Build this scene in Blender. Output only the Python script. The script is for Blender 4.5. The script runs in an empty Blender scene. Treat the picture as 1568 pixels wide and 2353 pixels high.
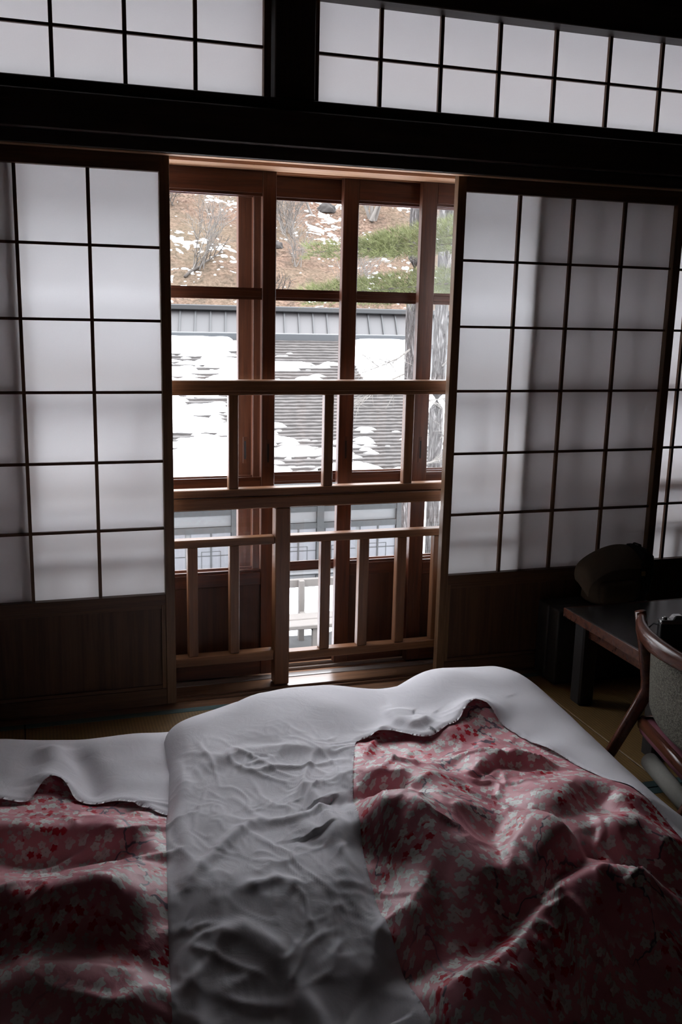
import bpy, bmesh, math, random
import numpy as np
from mathutils import Vector, Matrix

# ------------------------------------------------------------------ camera, world, exposure
scene = bpy.context.scene
col = scene.collection
IMG_W, IMG_H = 1568, 2353
F_PX = 2184.12
CAM = Vector((-0.3682, -3.0487, 1.3218))
YAW, PITCH, ROLL = 0.30869, 0.21031, 0.023646

cam_data = bpy.data.cameras.new('camera')
cam = bpy.data.objects.new('camera', cam_data)
col.objects.link(cam)
_f = Vector((math.sin(YAW)*math.cos(PITCH), math.cos(YAW)*math.cos(PITCH), -math.sin(PITCH)))
_r = Vector((math.cos(YAW), -math.sin(YAW), 0))
_u = _r.cross(_f)
_r2 = math.cos(ROLL)*_r + math.sin(ROLL)*_u
_u2 = -math.sin(ROLL)*_r + math.cos(ROLL)*_u
cam.matrix_world = Matrix(((_r2.x, _u2.x, -_f.x, CAM.x), (_r2.y, _u2.y, -_f.y, CAM.y),
                           (_r2.z, _u2.z, -_f.z, CAM.z), (0, 0, 0, 1)))
cam_data.sensor_fit = 'VERTICAL'
cam_data.sensor_height = 36.0
cam_data.lens = 36.0*F_PX/IMG_H
cam_data.clip_start = 0.05
cam_data.clip_end = 300
scene.camera = cam

SKY_STRENGTH = 13.6   # zenith; the horizon of an overcast sky is a third of it
world = bpy.data.worlds.new('overcast_sky')
scene.world = world
world.use_nodes = True
_bg = world.node_tree.nodes['Background']
_bg.inputs[0].default_value = (0.93, 0.95, 1.0, 1)
_nt = world.node_tree
_tc = _nt.nodes.new('ShaderNodeTexCoord'); _sx = _nt.nodes.new('ShaderNodeSeparateXYZ')
_nt.links.new(_tc.outputs['Generated'], _sx.inputs[0])
_mx = _nt.nodes.new('ShaderNodeMath'); _mx.operation = 'MAXIMUM'; _mx.inputs[1].default_value = 0.0
_nt.links.new(_sx.outputs[2], _mx.inputs[0])
_ma = _nt.nodes.new('ShaderNodeMath'); _ma.operation = 'MULTIPLY_ADD'
_ma.inputs[1].default_value = SKY_STRENGTH*2/3; _ma.inputs[2].default_value = SKY_STRENGTH/3
_nt.links.new(_mx.outputs[0], _ma.inputs[0]); _nt.links.new(_ma.outputs[0], _bg.inputs[1])

vs = scene.view_settings
vs.view_transform = 'Standard'
vs.look = 'None'
vs.exposure = 0.15
vs.gamma = 1.0
vs.use_curve_mapping = False

# ------------------------------------------------------------------ materials
def new_mat(name):
    m = bpy.data.materials.new(name); m.use_nodes = True
    nt = m.node_tree
    for n in list(nt.nodes): nt.nodes.remove(n)
    out = nt.nodes.new('ShaderNodeOutputMaterial')
    return m, nt, out
def N(nt, kind, **kw):
    n = nt.nodes.new(kind)
    for k, v in kw.items():
        if k.startswith('i_'):
            key = k[2:]
            n.inputs[int(key) if key.isdigit() else key].default_value = v
        else: setattr(n, k, v)
    return n
def L(nt, a, b): nt.links.new(a, b)
def rgba(c): return (c[0], c[1], c[2], 1)
def math_node(nt, op, a, b=None, clamp=False):
    n = N(nt, 'ShaderNodeMath', operation=op); n.use_clamp = clamp
    for i, v in enumerate((a, b)):
        if v is None: continue
        if isinstance(v, (int, float)): n.inputs[i].default_value = v
        else: L(nt, v, n.inputs[i])
    return n.outputs[0]
def mix_col(nt, fac, a, b):
    n = N(nt, 'ShaderNodeMix', data_type='RGBA')
    if isinstance(fac, (int, float)): n.inputs[0].default_value = fac
    else: L(nt, fac, n.inputs[0])
    for sock, v in ((n.inputs[6], a), (n.inputs[7], b)):
        if isinstance(v, tuple): sock.default_value = rgba(v)
        else: L(nt, v, sock)
    return n.outputs[2]
def smooth(nt, v, lo, hi, tmin=0.0, tmax=1.0):
    n = N(nt, 'ShaderNodeMapRange', interpolation_type='SMOOTHSTEP')
    L(nt, v, n.inputs[0])
    n.inputs[1].default_value = lo; n.inputs[2].default_value = hi
    n.inputs[3].default_value = tmin; n.inputs[4].default_value = tmax
    return n.outputs[0]

def wood(name, ca, cb, rough=0.45, axis='z', spec=0.4, scale=1.0):
    m, nt, out = new_mat(name)
    tc = N(nt, 'ShaderNodeTexCoord')
    mp = N(nt, 'ShaderNodeMapping')
    s = {'x': (2, 45, 45), 'y': (45, 2, 45), 'z': (45, 45, 2)}[axis]
    mp.inputs['Scale'].default_value = tuple(k*scale for k in s)
    L(nt, tc.outputs['Object'], mp.inputs[0])
    n1 = N(nt, 'ShaderNodeTexNoise', i_Scale=1.0, i_Detail=5.0, i_Roughness=0.6, i_Distortion=0.6)
    L(nt, mp.outputs[0], n1.inputs['Vector'])
    mp2 = N(nt, 'ShaderNodeMapping'); mp2.inputs['Scale'].default_value = tuple(k*6*scale for k in s)
    L(nt, tc.outputs['Object'], mp2.inputs[0])
    n2 = N(nt, 'ShaderNodeTexNoise', i_Scale=1.0, i_Detail=2.0)
    L(nt, mp2.outputs[0], n2.inputs['Vector'])
    f = math_node(nt, 'ADD', math_node(nt, 'MULTIPLY', n1.outputs[0], 0.75), math_node(nt, 'MULTIPLY', n2.outputs[0], 0.25))
    f = smooth(nt, f, 0.32, 0.68)
    c = mix_col(nt, f, ca, cb)
    b = N(nt, 'ShaderNodeBsdfPrincipled', i_Roughness=rough)
    b.inputs['Specular IOR Level'].default_value = spec
    L(nt, c, b.inputs['Base Color'])
    bp = N(nt, 'ShaderNodeBump', i_Strength=0.12, i_Distance=0.002)
    L(nt, f, bp.inputs['Height']); L(nt, bp.outputs[0], b.inputs['Normal'])
    L(nt, b.outputs[0], out.inputs[0])
    return m

def plain(name, c, rough=0.6, metallic=0.0, var=0.12, nscale=20.0, bump=0.0, spec=0.4, coat=0.0):
    m, nt, out = new_mat(name)
    tc = N(nt, 'ShaderNodeTexCoord')
    n1 = N(nt, 'ShaderNodeTexNoise', i_Scale=nscale, i_Detail=4.0)
    L(nt, tc.outputs['Object'], n1.inputs['Vector'])
    b = N(nt, 'ShaderNodeBsdfPrincipled', i_Roughness=rough, i_Metallic=metallic)
    b.inputs['Specular IOR Level'].default_value = spec
    b.inputs['Coat Weight'].default_value = coat
    lo = tuple(max(0, k*(1-var)) for k in c); hi = tuple(min(1, k*(1+var)) for k in c)
    L(nt, mix_col(nt, n1.outputs[0], lo, hi), b.inputs['Base Color'])
    if bump:
        bp = N(nt, 'ShaderNodeBump', i_Strength=bump, i_Distance=0.004)
        L(nt, n1.outputs[0], bp.inputs['Height']); L(nt, bp.outputs[0], b.inputs['Normal'])
    L(nt, b.outputs[0], out.inputs[0])
    return m

def paper_material():
    m, nt, out = new_mat('shoji_paper')
    tc = N(nt, 'ShaderNodeTexCoord')
    n1 = N(nt, 'ShaderNodeTexNoise', i_Scale=260.0, i_Detail=3.0)
    L(nt, tc.outputs['Object'], n1.inputs['Vector'])
    n2 = N(nt, 'ShaderNodeTexNoise', i_Scale=7.0, i_Detail=3.0)
    L(nt, tc.outputs['Object'], n2.inputs['Vector'])
    f = math_node(nt, 'ADD', math_node(nt, 'MULTIPLY', n1.outputs[0], 0.5), math_node(nt, 'MULTIPLY', n2.outputs[0], 0.5))
    f = smooth(nt, f, 0.35, 0.65)
    tr = N(nt, 'ShaderNodeBsdfTranslucent'); L(nt, mix_col(nt, f, (0.66, 0.635, 0.645), (0.72, 0.70, 0.71)), tr.inputs[0])
    df = N(nt, 'ShaderNodeBsdfDiffuse'); df.inputs[0].default_value = (0.95, 0.925, 0.915, 1)
    mx = N(nt, 'ShaderNodeMixShader'); mx.inputs[0].default_value = 0.775
    L(nt, tr.outputs[0], mx.inputs[1]); L(nt, df.outputs[0], mx.inputs[2])
    L(nt, mx.outputs[0], out.inputs[0])
    return m

def glass_material():
    m, nt, out = new_mat('window_glass')
    t = N(nt, 'ShaderNodeBsdfTransparent'); t.inputs[0].default_value = (0.97, 0.98, 0.98, 1)
    g = N(nt, 'ShaderNodeBsdfGlossy'); g.inputs['Roughness'].default_value = 0.02
    fr = N(nt, 'ShaderNodeFresnel', i_IOR=1.45)
    mx = N(nt, 'ShaderNodeMixShader')
    L(nt, fr.outputs[0], mx.inputs[0]); L(nt, t.outputs[0], mx.inputs[1]); L(nt, g.outputs[0], mx.inputs[2])
    L(nt, mx.outputs[0], out.inputs[0])
    return m

def cotton(name, c, rough=0.8, wr=1.0):
    m, nt, out = new_mat(name)
    uv = N(nt, 'ShaderNodeTexCoord')
    n1 = N(nt, 'ShaderNodeTexNoise', i_Scale=14.0, i_Detail=5.0, i_Roughness=0.6, i_Distortion=1.2)
    L(nt, uv.outputs['Object'], n1.inputs['Vector'])
    n2 = N(nt, 'ShaderNodeTexNoise', i_Scale=900.0, i_Detail=1.0)
    L(nt, uv.outputs['Object'], n2.inputs['Vector'])
    b = N(nt, 'ShaderNodeBsdfPrincipled', i_Roughness=rough)
    b.inputs['Specular IOR Level'].default_value = 0.15
    L(nt, mix_col(nt, n2.outputs[0], tuple(k*0.94 for k in c), c), b.inputs['Base Color'])
    h = math_node(nt, 'ADD', n1.outputs[0], math_node(nt, 'MULTIPLY', n2.outputs[0], 0.03))
    bp = N(nt, 'ShaderNodeBump', i_Strength=0.10*wr, i_Distance=0.02)
    L(nt, h, bp.inputs['Height']); L(nt, bp.outputs[0], b.inputs['Normal'])
    L(nt, b.outputs[0], out.inputs[0])
    return m

def blossom_print():
    """pink cotton printed with white and red plum blossoms and thin slate branches"""
    m, nt, out = new_mat('blossom_print_cotton')
    tc = N(nt, 'ShaderNodeTexCoord')
    P = tc.outputs['UV']
    def scaled(s, off=(0, 0, 0)):
        mp = N(nt, 'ShaderNodeMapping'); mp.inputs['Scale'].default_value = (s, s, s); mp.inputs['Location'].default_value = off
        L(nt, P, mp.inputs[0]); return mp.outputs[0]
    def noise(scale, detail=2.0, off=(0, 0, 0), dist=0.0):
        n = N(nt, 'ShaderNodeTexNoise', i_Scale=1.0, i_Detail=detail, i_Distortion=dist)
        L(nt, scaled(scale, off), n.inputs['Vector']); return n.outputs[0]
    def flowers(scale, radius, off, keep):
        v = scaled(scale, off)
        vo = N(nt, 'ShaderNodeTexVoronoi', voronoi_dimensions='2D', feature='F1')
        vo.inputs['Scale'].default_value = 1.0; vo.inputs['Randomness'].default_value = 0.85
        L(nt, v, vo.inputs['Vector'])
        sb = N(nt, 'ShaderNodeVectorMath', operation='SUBTRACT')
        L(nt, v, sb.inputs[0]); L(nt, vo.outputs['Position'], sb.inputs[1])
        sx = N(nt, 'ShaderNodeSeparateXYZ'); L(nt, sb.outputs[0], sx.inputs[0])
        cs = N(nt, 'ShaderNodeSeparateColor'); L(nt, vo.outputs['Color'], cs.inputs[0])
        th = math_node(nt, 'ARCTAN2', sx.outputs[1], sx.outputs[0])
        th = math_node(nt, 'ADD', math_node(nt, 'MULTIPLY', th, 5.0), math_node(nt, 'MULTIPLY', cs.outputs[2], 6.283))
        rr = math_node(nt, 'ADD', math_node(nt, 'MULTIPLY', math_node(nt, 'COSINE', th), 0.15), 0.85)
        size = math_node(nt, 'ADD', math_node(nt, 'MULTIPLY', cs.outputs[1], 0.45), 0.62)
        rr = math_node(nt, 'MULTIPLY', math_node(nt, 'MULTIPLY', rr, size), radius)
        mask = smooth(nt, math_node(nt, 'SUBTRACT', rr, vo.outputs['Distance']), -0.03, 0.03)
        mask = math_node(nt, 'MULTIPLY', mask, math_node(nt, 'LESS_THAN', cs.outputs[0], keep))
        core = smooth(nt, vo.outputs['Distance'], 0.03, 0.10, 1.0, 0.0)
        return mask, core, cs.outputs[2]
    base = mix_col(nt, smooth(nt, noise(5.0, 3.0), 0.3, 0.7), (0.74, 0.27, 0.32), (0.88, 0.41, 0.45))
    # branches
    bn = N(nt, 'ShaderNodeTexVoronoi', voronoi_dimensions='2D', feature='DISTANCE_TO_EDGE')
    wob = N(nt, 'ShaderNodeTexNoise', i_Scale=1.0, i_Detail=3.0); L(nt, scaled(9.0), wob.inputs['Vector'])
    ad = N(nt, 'ShaderNodeVectorMath', operation='MULTIPLY_ADD')
    L(nt, wob.outputs[1], ad.inputs[0]); ad.inputs[1].default_value = (1.0, 1.0, 0); L(nt, scaled(4.0, (3.1, 1.7, 0)), ad.inputs[2])
    L(nt, ad.outputs[0], bn.inputs['Vector']); bn.inputs['Scale'].default_value = 1.0
    bm_ = smooth(nt, bn.outputs['Distance'], 0.009, 0.020, 1.0, 0.0)
    bm_ = math_node(nt, 'MULTIPLY', bm_, smooth(nt, noise(3.0, 1.0, (9, 2, 0)), 0.50, 0.56))
    c = mix_col(nt, bm_, base, (0.20, 0.15, 0.19))
    cl = smooth(nt, noise(5.5, 1.0, (4, 7, 0)), 0.36, 0.46)
    m1, k1, r1 = flowers(37.0, 0.47, (0.3, 0.8, 0), 0.90)
    m1 = math_node(nt, 'MULTIPLY', m1, cl)
    c = mix_col(nt, m1, c, (0.92, 0.89, 0.85))
    c = mix_col(nt, math_node(nt, 'MULTIPLY', m1, math_node(nt, 'MULTIPLY', k1, 0.6)), c, (0.55, 0.52, 0.45))
    m3, k3, r3 = flowers(58.0, 0.40, (7.3, 2.8, 0), 0.45)
    m3 = math_node(nt, 'MULTIPLY', m3, smooth(nt, noise(6.5, 1.0, (14, 3, 0)), 0.42, 0.50))
    c = mix_col(nt, m3, c, (0.76, 0.66, 0.64))
    rl = smooth(nt, noise(6.0, 1.0, (1, 17, 0)), 0.56, 0.59)
    m2, k2, r2 = flowers(42.0, 0.43, (5.3, 9.8, 0), 0.72)
    m2 = math_node(nt, 'MULTIPLY', m2, rl)
    c = mix_col(nt, m2, c, (0.66, 0.015, 0.04))
    b = N(nt, 'ShaderNodeBsdfPrincipled', i_Roughness=0.42)
    b.inputs['Specular IOR Level'].default_value = 0.55
    L(nt, c, b.inputs['Base Color'])
    n1 = N(nt, 'ShaderNodeTexNoise', i_Scale=16.0, i_Detail=4.0, i_Distortion=1.0)
    L(nt, tc.outputs['Object'], n1.inputs['Vector'])
    bp = N(nt, 'ShaderNodeBump', i_Strength=0.22, i_Distance=0.02)
    L(nt, n1.outputs[0], bp.inputs['Height']); L(nt, bp.outputs[0], b.inputs['Normal'])
    L(nt, b.outputs[0], out.inputs[0])
    return m

def tatami_material():
    m, nt, out = new_mat('tatami_rush')
    tc = N(nt, 'ShaderNodeTexCoord')
    mp = N(nt, 'ShaderNodeMapping'); mp.inputs['Scale'].default_value = (1, 1, 1)
    L(nt, tc.outputs['Object'], mp.inputs[0])
    w = N(nt, 'ShaderNodeTexWave', wave_type='BANDS', bands_direction='X', i_Scale=30.0, i_Distortion=0.3)
    L(nt, mp.outputs[0], w.inputs['Vector'])
    w2 = N(nt, 'ShaderNodeTexWave', wave_type='BANDS', bands_direction='Y', i_Scale=90.0, i_Distortion=0.4)
    L(nt, mp.outputs[0], w2.inputs['Vector'])
    n = N(nt, 'ShaderNodeTexNoise', i_Scale=30.0, i_Detail=4.0); L(nt, mp.outputs[0], n.inputs['Vector'])
    f = math_node(nt, 'ADD', math_node(nt, 'MULTIPLY', w.outputs[1], 0.35), math_node(nt, 'ADD', math_node(nt, 'MULTIPLY', w2.outputs[1], 0.3), math_node(nt, 'MULTIPLY', n.outputs[0], 0.35)))
    b = N(nt, 'ShaderNodeBsdfPrincipled', i_Roughness=0.55)
    L(nt, mix_col(nt, f, (0.095, 0.052, 0.016), (0.28, 0.17, 0.056)), b.inputs['Base Color'])
    bp = N(nt, 'ShaderNodeBump', i_Strength=0.3, i_Distance=0.002)
    L(nt, f, bp.inputs['Height']); L(nt, bp.outputs[0], b.inputs['Normal'])
    L(nt, b.outputs[0], out.inputs[0])
    return m

def speckled_fabric(name, ca, cb, scale=350.0):
    m, nt, out = new_mat(name)
    tc = N(nt, 'ShaderNodeTexCoord')
    v = N(nt, 'ShaderNodeTexVoronoi', i_Scale=scale); L(nt, tc.outputs['Object'], v.inputs['Vector'])
    cs = N(nt, 'ShaderNodeSeparateColor'); L(nt, v.outputs['Color'], cs.inputs[0])
    b = N(nt, 'ShaderNodeBsdfPrincipled', i_Roughness=0.95)
    L(nt, mix_col(nt, cs.outputs[0], ca, cb), b.inputs['Base Color'])
    bp = N(nt, 'ShaderNodeBump', i_Strength=0.5, i_Distance=0.002)
    L(nt, v.outputs['Distance'], bp.inputs['Height']); L(nt, bp.outputs[0], b.inputs['Normal'])
    L(nt, b.outputs[0], out.inputs[0])
    return m

def leaf_litter():
    m, nt, out = new_mat('leaf_litter_with_snow')
    tc = N(nt, 'ShaderNodeTexCoord')
    v = N(nt, 'ShaderNodeTexVoronoi', i_Scale=4.5); L(nt, tc.outputs['Object'], v.inputs['Vector'])
    cs = N(nt, 'ShaderNodeSeparateColor'); L(nt, v.outputs['Color'], cs.inputs[0])
    n = N(nt, 'ShaderNodeTexNoise', i_Scale=9.0, i_Detail=8.0, i_Roughness=0.75); L(nt, tc.outputs['Object'], n.inputs['Vector'])
    n2 = N(nt, 'ShaderNodeTexNoise', i_Scale=0.35, i_Detail=5.0, i_Roughness=0.6); L(nt, tc.outputs['Object'], n2.inputs['Vector'])
    n3 = N(nt, 'ShaderNodeTexNoise', i_Scale=2.6, i_Detail=6.0, i_Roughness=0.7); L(nt, tc.outputs['Object'], n3.inputs['Vector'])
    c = mix_col(nt, smooth(nt, n.outputs[0], 0.38, 0.62), (0.023, 0.015, 0.012), (0.13, 0.090, 0.070))
    c = mix_col(nt, smooth(nt, n3.outputs[0], 0.40, 0.62, 0.0, 0.55), c, (0.040, 0.032, 0.027))
    c = mix_col(nt, math_node(nt, 'MULTIPLY', cs.outputs[0], 0.35), c, (0.12, 0.076, 0.056))
    c = mix_col(nt, smooth(nt, n2.outputs[0], 0.35, 0.65, 0.0, 0.45), c, (0.066, 0.058, 0.040))
    b = N(nt, 'ShaderNodeBsdfDiffuse'); L(nt, c, b.inputs[0])
    L(nt, b.outputs[0], out.inputs[0])
    return m

def bark_material(name, ca, cb):
    m, nt, out = new_mat(name)
    tc = N(nt, 'ShaderNodeTexCoord')
    mp = N(nt, 'ShaderNodeMapping'); mp.inputs['Scale'].default_value = (38, 38, 5)
    L(nt, tc.outputs['Object'], mp.inputs[0])
    n = N(nt, 'ShaderNodeTexNoise', i_Scale=1.0, i_Detail=6.0, i_Roughness=0.7, i_Distortion=0.8); L(nt, mp.outputs[0], n.inputs['Vector'])
    b = N(nt, 'ShaderNodeBsdfDiffuse'); f = smooth(nt, n.outputs[0], 0.35, 0.62)
    L(nt, mix_col(nt, f, ca, cb), b.inputs[0])
    bp = N(nt, 'ShaderNodeBump', i_Strength=1.0, i_Distance=0.02)
    L(nt, f, bp.inputs['Height']); L(nt, bp.outputs[0], b.inputs['Normal'])
    L(nt, b.outputs[0], out.inputs[0])
    return m

M = dict(
    shoji_x=wood('cedar_rail', (0.065, 0.029, 0.015), (0.125, 0.060, 0.030), 0.5, 'x'),
    shoji_z=wood('cedar_stile', (0.095, 0.044, 0.020), (0.18, 0.095, 0.044), 0.5, 'z'),
    board=wood('cedar_board', (0.055, 0.024, 0.013), (0.105, 0.050, 0.026), 0.55, 'z', scale=0.7),
    dark_x=wood('dark_beam', (0.022, 0.014, 0.012), (0.045, 0.028, 0.022), 0.5, 'x'),
    dark_z=wood('dark_pillar', (0.022, 0.014, 0.012), (0.045, 0.028, 0.022), 0.5, 'z'),
    lintel=wood('lintel_cypress', (0.33, 0.165, 0.090), (0.50, 0.29, 0.17), 0.45, 'x'),
    door_x=wood('red_stained_rail', (0.044, 0.012, 0.005), (0.095, 0.028, 0.012), 0.42, 'x'),
    door_z=wood('red_stained_stile', (0.044, 0.013, 0.0055), (0.10, 0.031, 0.013), 0.42, 'z'),
    door_board=wood('red_stained_board', (0.045, 0.016, 0.009), (0.085, 0.031, 0.016), 0.5, 'z', scale=0.7),
    rail_x=wood('railing_beam', (0.13, 0.052, 0.023), (0.24, 0.108, 0.048), 0.42, 'x'),
    rail_z=wood('railing_baluster', (0.12, 0.047, 0.021), (0.21, 0.090, 0.040), 0.42, 'z'),
    sill=wood('sill_wood', (0.11, 0.055, 0.032), (0.21, 0.11, 0.062), 0.28, 'x', spec=0.6),
    track=plain('worn_track_wood', (0.16, 0.14, 0.13), 0.16, spec=0.8, nscale=60),
    paper=paper_material(), glass=glass_material(),
    white=cotton('white_cotton_cover', (0.86, 0.835, 0.88)),
    pink=blossom_print(),
    tatami=tatami_material(),
    heri=plain('teal_mat_border', (0.045, 0.085, 0.085), 0.7, nscale=200, bump=0.2),
    plaster=plain('earth_plaster', (0.050, 0.042, 0.034), 0.9, nscale=8, bump=0.2),
    ceiling=wood('ceiling_boards', (0.025, 0.015, 0.010), (0.045, 0.028, 0.018), 0.7, 'x'),
    mahogany=wood('mahogany', (0.060, 0.016, 0.009), (0.12, 0.036, 0.018), 0.25, 'x', spec=0.6),
    oat=speckled_fabric('oatmeal_tweed', (0.036, 0.033, 0.025), (0.165, 0.153, 0.12)),
    maroon=plain('maroon_velvet', (0.13, 0.035, 0.05), 0.9, nscale=40),
    greycloth=plain('grey_cloth', (0.20, 0.19, 0.17), 0.9, nscale=120),
    lacquer=plain('black_lacquer', (0.015, 0.013, 0.014), 0.22, nscale=10, spec=0.6),
    leather=plain('black_leather', (0.018, 0.016, 0.016), 0.5, nscale=90, bump=0.2),
    canvas=plain('olive_canvas', (0.13, 0.10, 0.068), 0.85, nscale=60, bump=0.2),
    webbing=plain('black_webbing', (0.012, 0.012, 0.013), 0.8, nscale=150),
    chrome=plain('satin_chrome', (0.42, 0.42, 0.42), 0.28, metallic=1.0),
    brass=plain('aged_brass', (0.30, 0.22, 0.10), 0.4, metallic=1.0),
    lensglass=plain('lens_glass', (0.012, 0.012, 0.016), 0.05, spec=0.9),
    snow=plain('snow', (0.88, 0.90, 0.93), 0.9, var=0.03, nscale=3, bump=0.1),
    shingle=plain('weathered_shingle', (0.0450, 0.0400, 0.0380), 0.85, var=0.5, nscale=7, bump=0.3),
    metal_roof=plain('mauve_sheet_metal', (0.0345, 0.0322, 0.0333), 0.5, var=0.06, nscale=2),
    metal_dark=plain('grey_ridge_metal', (0.0180, 0.0180, 0.0190), 0.5, var=0.06, nscale=2),
    flashing=plain('blue_grey_flashing', (0.0260, 0.0280, 0.0310), 0.45, var=0.06, nscale=2),
    timber=plain('weathered_timber', (0.0500, 0.0510, 0.0520), 0.8, var=0.15, nscale=14),
    stucco=plain('pale_stucco', (0.1601, 0.1601, 0.1631), 0.9, var=0.04, nscale=12),
    pane_out=plain('papered_window_pane', (0.1501, 0.1501, 0.1620), 0.6, var=0.04, nscale=4),
    beige=plain('pale_planed_timber', (0.0850, 0.0760, 0.0700), 0.8, var=0.10, nscale=10),
    stone=plain('grey_stone', (0.0350, 0.0350, 0.0350), 0.9, var=0.25, nscale=9, bump=0.4),
    litter=leaf_litter(),
    bark=bark_material('grey_bark', (0.040, 0.036, 0.035), (0.16, 0.148, 0.146)),
    twig=plain('pale_bare_twig', (0.1275, 0.1139, 0.1037), 0.9, var=0.25, nscale=5),
    darktwig=plain('dark_bare_twig', (0.0490, 0.0406, 0.0350), 0.9, var=0.25, nscale=5),
    needle=plain('pine_needles', (0.078, 0.085, 0.030), 0.8, var=0.45, nscale=3),
    drygrass=plain('dry_red_grass', (0.113, 0.061, 0.045), 0.9, var=0.3, nscale=30),
    rock=plain('dark_rock', (0.028, 0.024, 0.022), 0.9, var=0.3, nscale=5, bump=0.5),
)

# ------------------------------------------------------------------ helpers
def tag(o, label=None, cat=None, group=None, kind=None):
    if label: o['label'] = label
    if cat: o['category'] = cat
    if group: o['group'] = group
    if kind: o['kind'] = kind
    return o
def empty(name, loc=(0, 0, 0), rz=0.0):
    o = bpy.data.objects.new(name, None)
    o.empty_display_size = 0.1
    col.objects.link(o); o.location = loc; o.rotation_euler = (0, 0, rz)
    return o
def link_mesh(name, me, mat, parent=None):
    o = bpy.data.objects.new(name, me); col.objects.link(o)
    if mat is not None and len(me.materials) == 0: me.materials.append(mat)
    if parent is not None: o.parent = parent
    return o
def root_offset(parent):
    """world location of a parent chain that is only translated"""
    v = Vector((0, 0, 0)); p = parent
    while p is not None:
        v += p.location; p = p.parent
    return v
def box(name, x, y, z, mat, parent=None, bevel=0.0, local=False):
    """axis aligned box given by world ranges; its origin sits at its own centre"""
    c = Vector(((x[0]+x[1])/2, (y[0]+y[1])/2, (z[0]+z[1])/2))
    s = Vector((abs(x[1]-x[0]), abs(y[1]-y[0]), abs(z[1]-z[0])))
    bm = bmesh.new(); bmesh.ops.create_cube(bm, size=1.0)
    bmesh.ops.scale(bm, vec=s, verts=bm.verts)
    if bevel: bmesh.ops.bevel(bm, geom=list(bm.edges), offset=min(bevel, min(s)*0.3), segments=1, affect='EDGES')
    me = bpy.data.meshes.new(name); bm.to_mesh(me); bm.free()
    o = link_mesh(name, me, mat, parent)
    o.location = c if local else c - root_offset(parent)
    return o
def copy_part(src, loc, parent=None):
    o = src.copy(); col.objects.link(o); o.parent = parent; o.location = loc
    return o
def from_bm(name, bm, mat, parent=None, smooth_shade=True):
    bmesh.ops.recalc_face_normals(bm, faces=bm.faces)
    me = bpy.data.meshes.new(name); bm.to_mesh(me); bm.free()
    if smooth_shade: me.shade_smooth()
    return link_mesh(name, me, mat, parent)
def sweep(bm, pts, radii, n=10, squash=None, cap=True, ref=(0, 0, 1)):
    """tube along points; radii float or (ra, rb) elliptical"""
    pts = [Vector(p) for p in pts]; rings = []
    ref = Vector(ref)
    for i, p in enumerate(pts):
        t = (pts[min(i+1, len(pts)-1)] - pts[max(i-1, 0)])
        if t.length < 1e-9: t = Vector((0, 0, 1))
        t.normalize()
        a = t.cross(ref)
        if a.length < 1e-3: a = t.cross(Vector((1, 0, 0)))
        a.normalize(); b = a.cross(t).normalized()
        r = radii[i] if isinstance(radii, (list, tuple)) and isinstance(radii[0], (list, tuple, float, int)) and len(radii) == len(pts) else radii
        ra, rb = (r if isinstance(r, (list, tuple)) else (r, r))
        ring = []
        for k in range(n):
            an = 2*math.pi*(k+0.5)/n
            ca, sa = math.cos(an), math.sin(an)
            if squash:  # superellipse for rounded bars
                e = squash
                ca = math.copysign(abs(ca)**e, ca); sa = math.copysign(abs(sa)**e, sa)
            ring.append(bm.verts.new(p + a*(ra*ca) + b*(rb*sa)))
        rings.append(ring)
    for i in range(len(rings)-1):
        for k in range(n):
            bm.faces.new((rings[i][k], rings[i][(k+1) % n], rings[i+1][(k+1) % n], rings[i+1][k]))
    if cap:
        bm.faces.new(rings[0]); bm.faces.new(rings[-1])
    return bm
def tube(name, pts, radii, mat, parent=None, n=10, squash=None, ref=(0, 0, 1)):
    bm = bmesh.new(); sweep(bm, pts, radii, n, squash, True, ref)
    return from_bm(name, bm, mat, parent)
def rounded_box(name, x, y, z, mat, parent=None, r=0.02, seg=3):
    """soft box given in the parent's local frame"""
    bm = bmesh.new(); bmesh.ops.create_cube(bm, size=1.0)
    s = Vector((x[1]-x[0], y[1]-y[0], z[1]-z[0])); c = Vector(((x[0]+x[1])/2, (y[0]+y[1])/2, (z[0]+z[1])/2))
    bmesh.ops.scale(bm, vec=s, verts=bm.verts)
    bmesh.ops.bevel(bm, geom=list(bm.edges), offset=min(r, min(s)*0.48), segments=seg, affect='EDGES', profile=0.5)
    o = from_bm(name, bm, mat, parent); o.location = c
    return o
def lathe(name, prof, mat, parent=None, n=20, loc=(0, 0, 0)):
    bm = bmesh.new(); rings = []
    for r, z in prof:
        rings.append([bm.verts.new((r*math.cos(2*math.pi*k/n), r*math.sin(2*math.pi*k/n), z)) for k in range(n)])
    for i in range(len(rings)-1):
        for k in range(n):
            bm.faces.new((rings[i][k], rings[i][(k+1) % n], rings[i+1][(k+1) % n], rings[i+1][k]))
    bm.faces.new(rings[0]); bm.faces.new(rings[-1])
    o = from_bm(name, bm, mat, parent); o.location = loc
    return o

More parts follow.
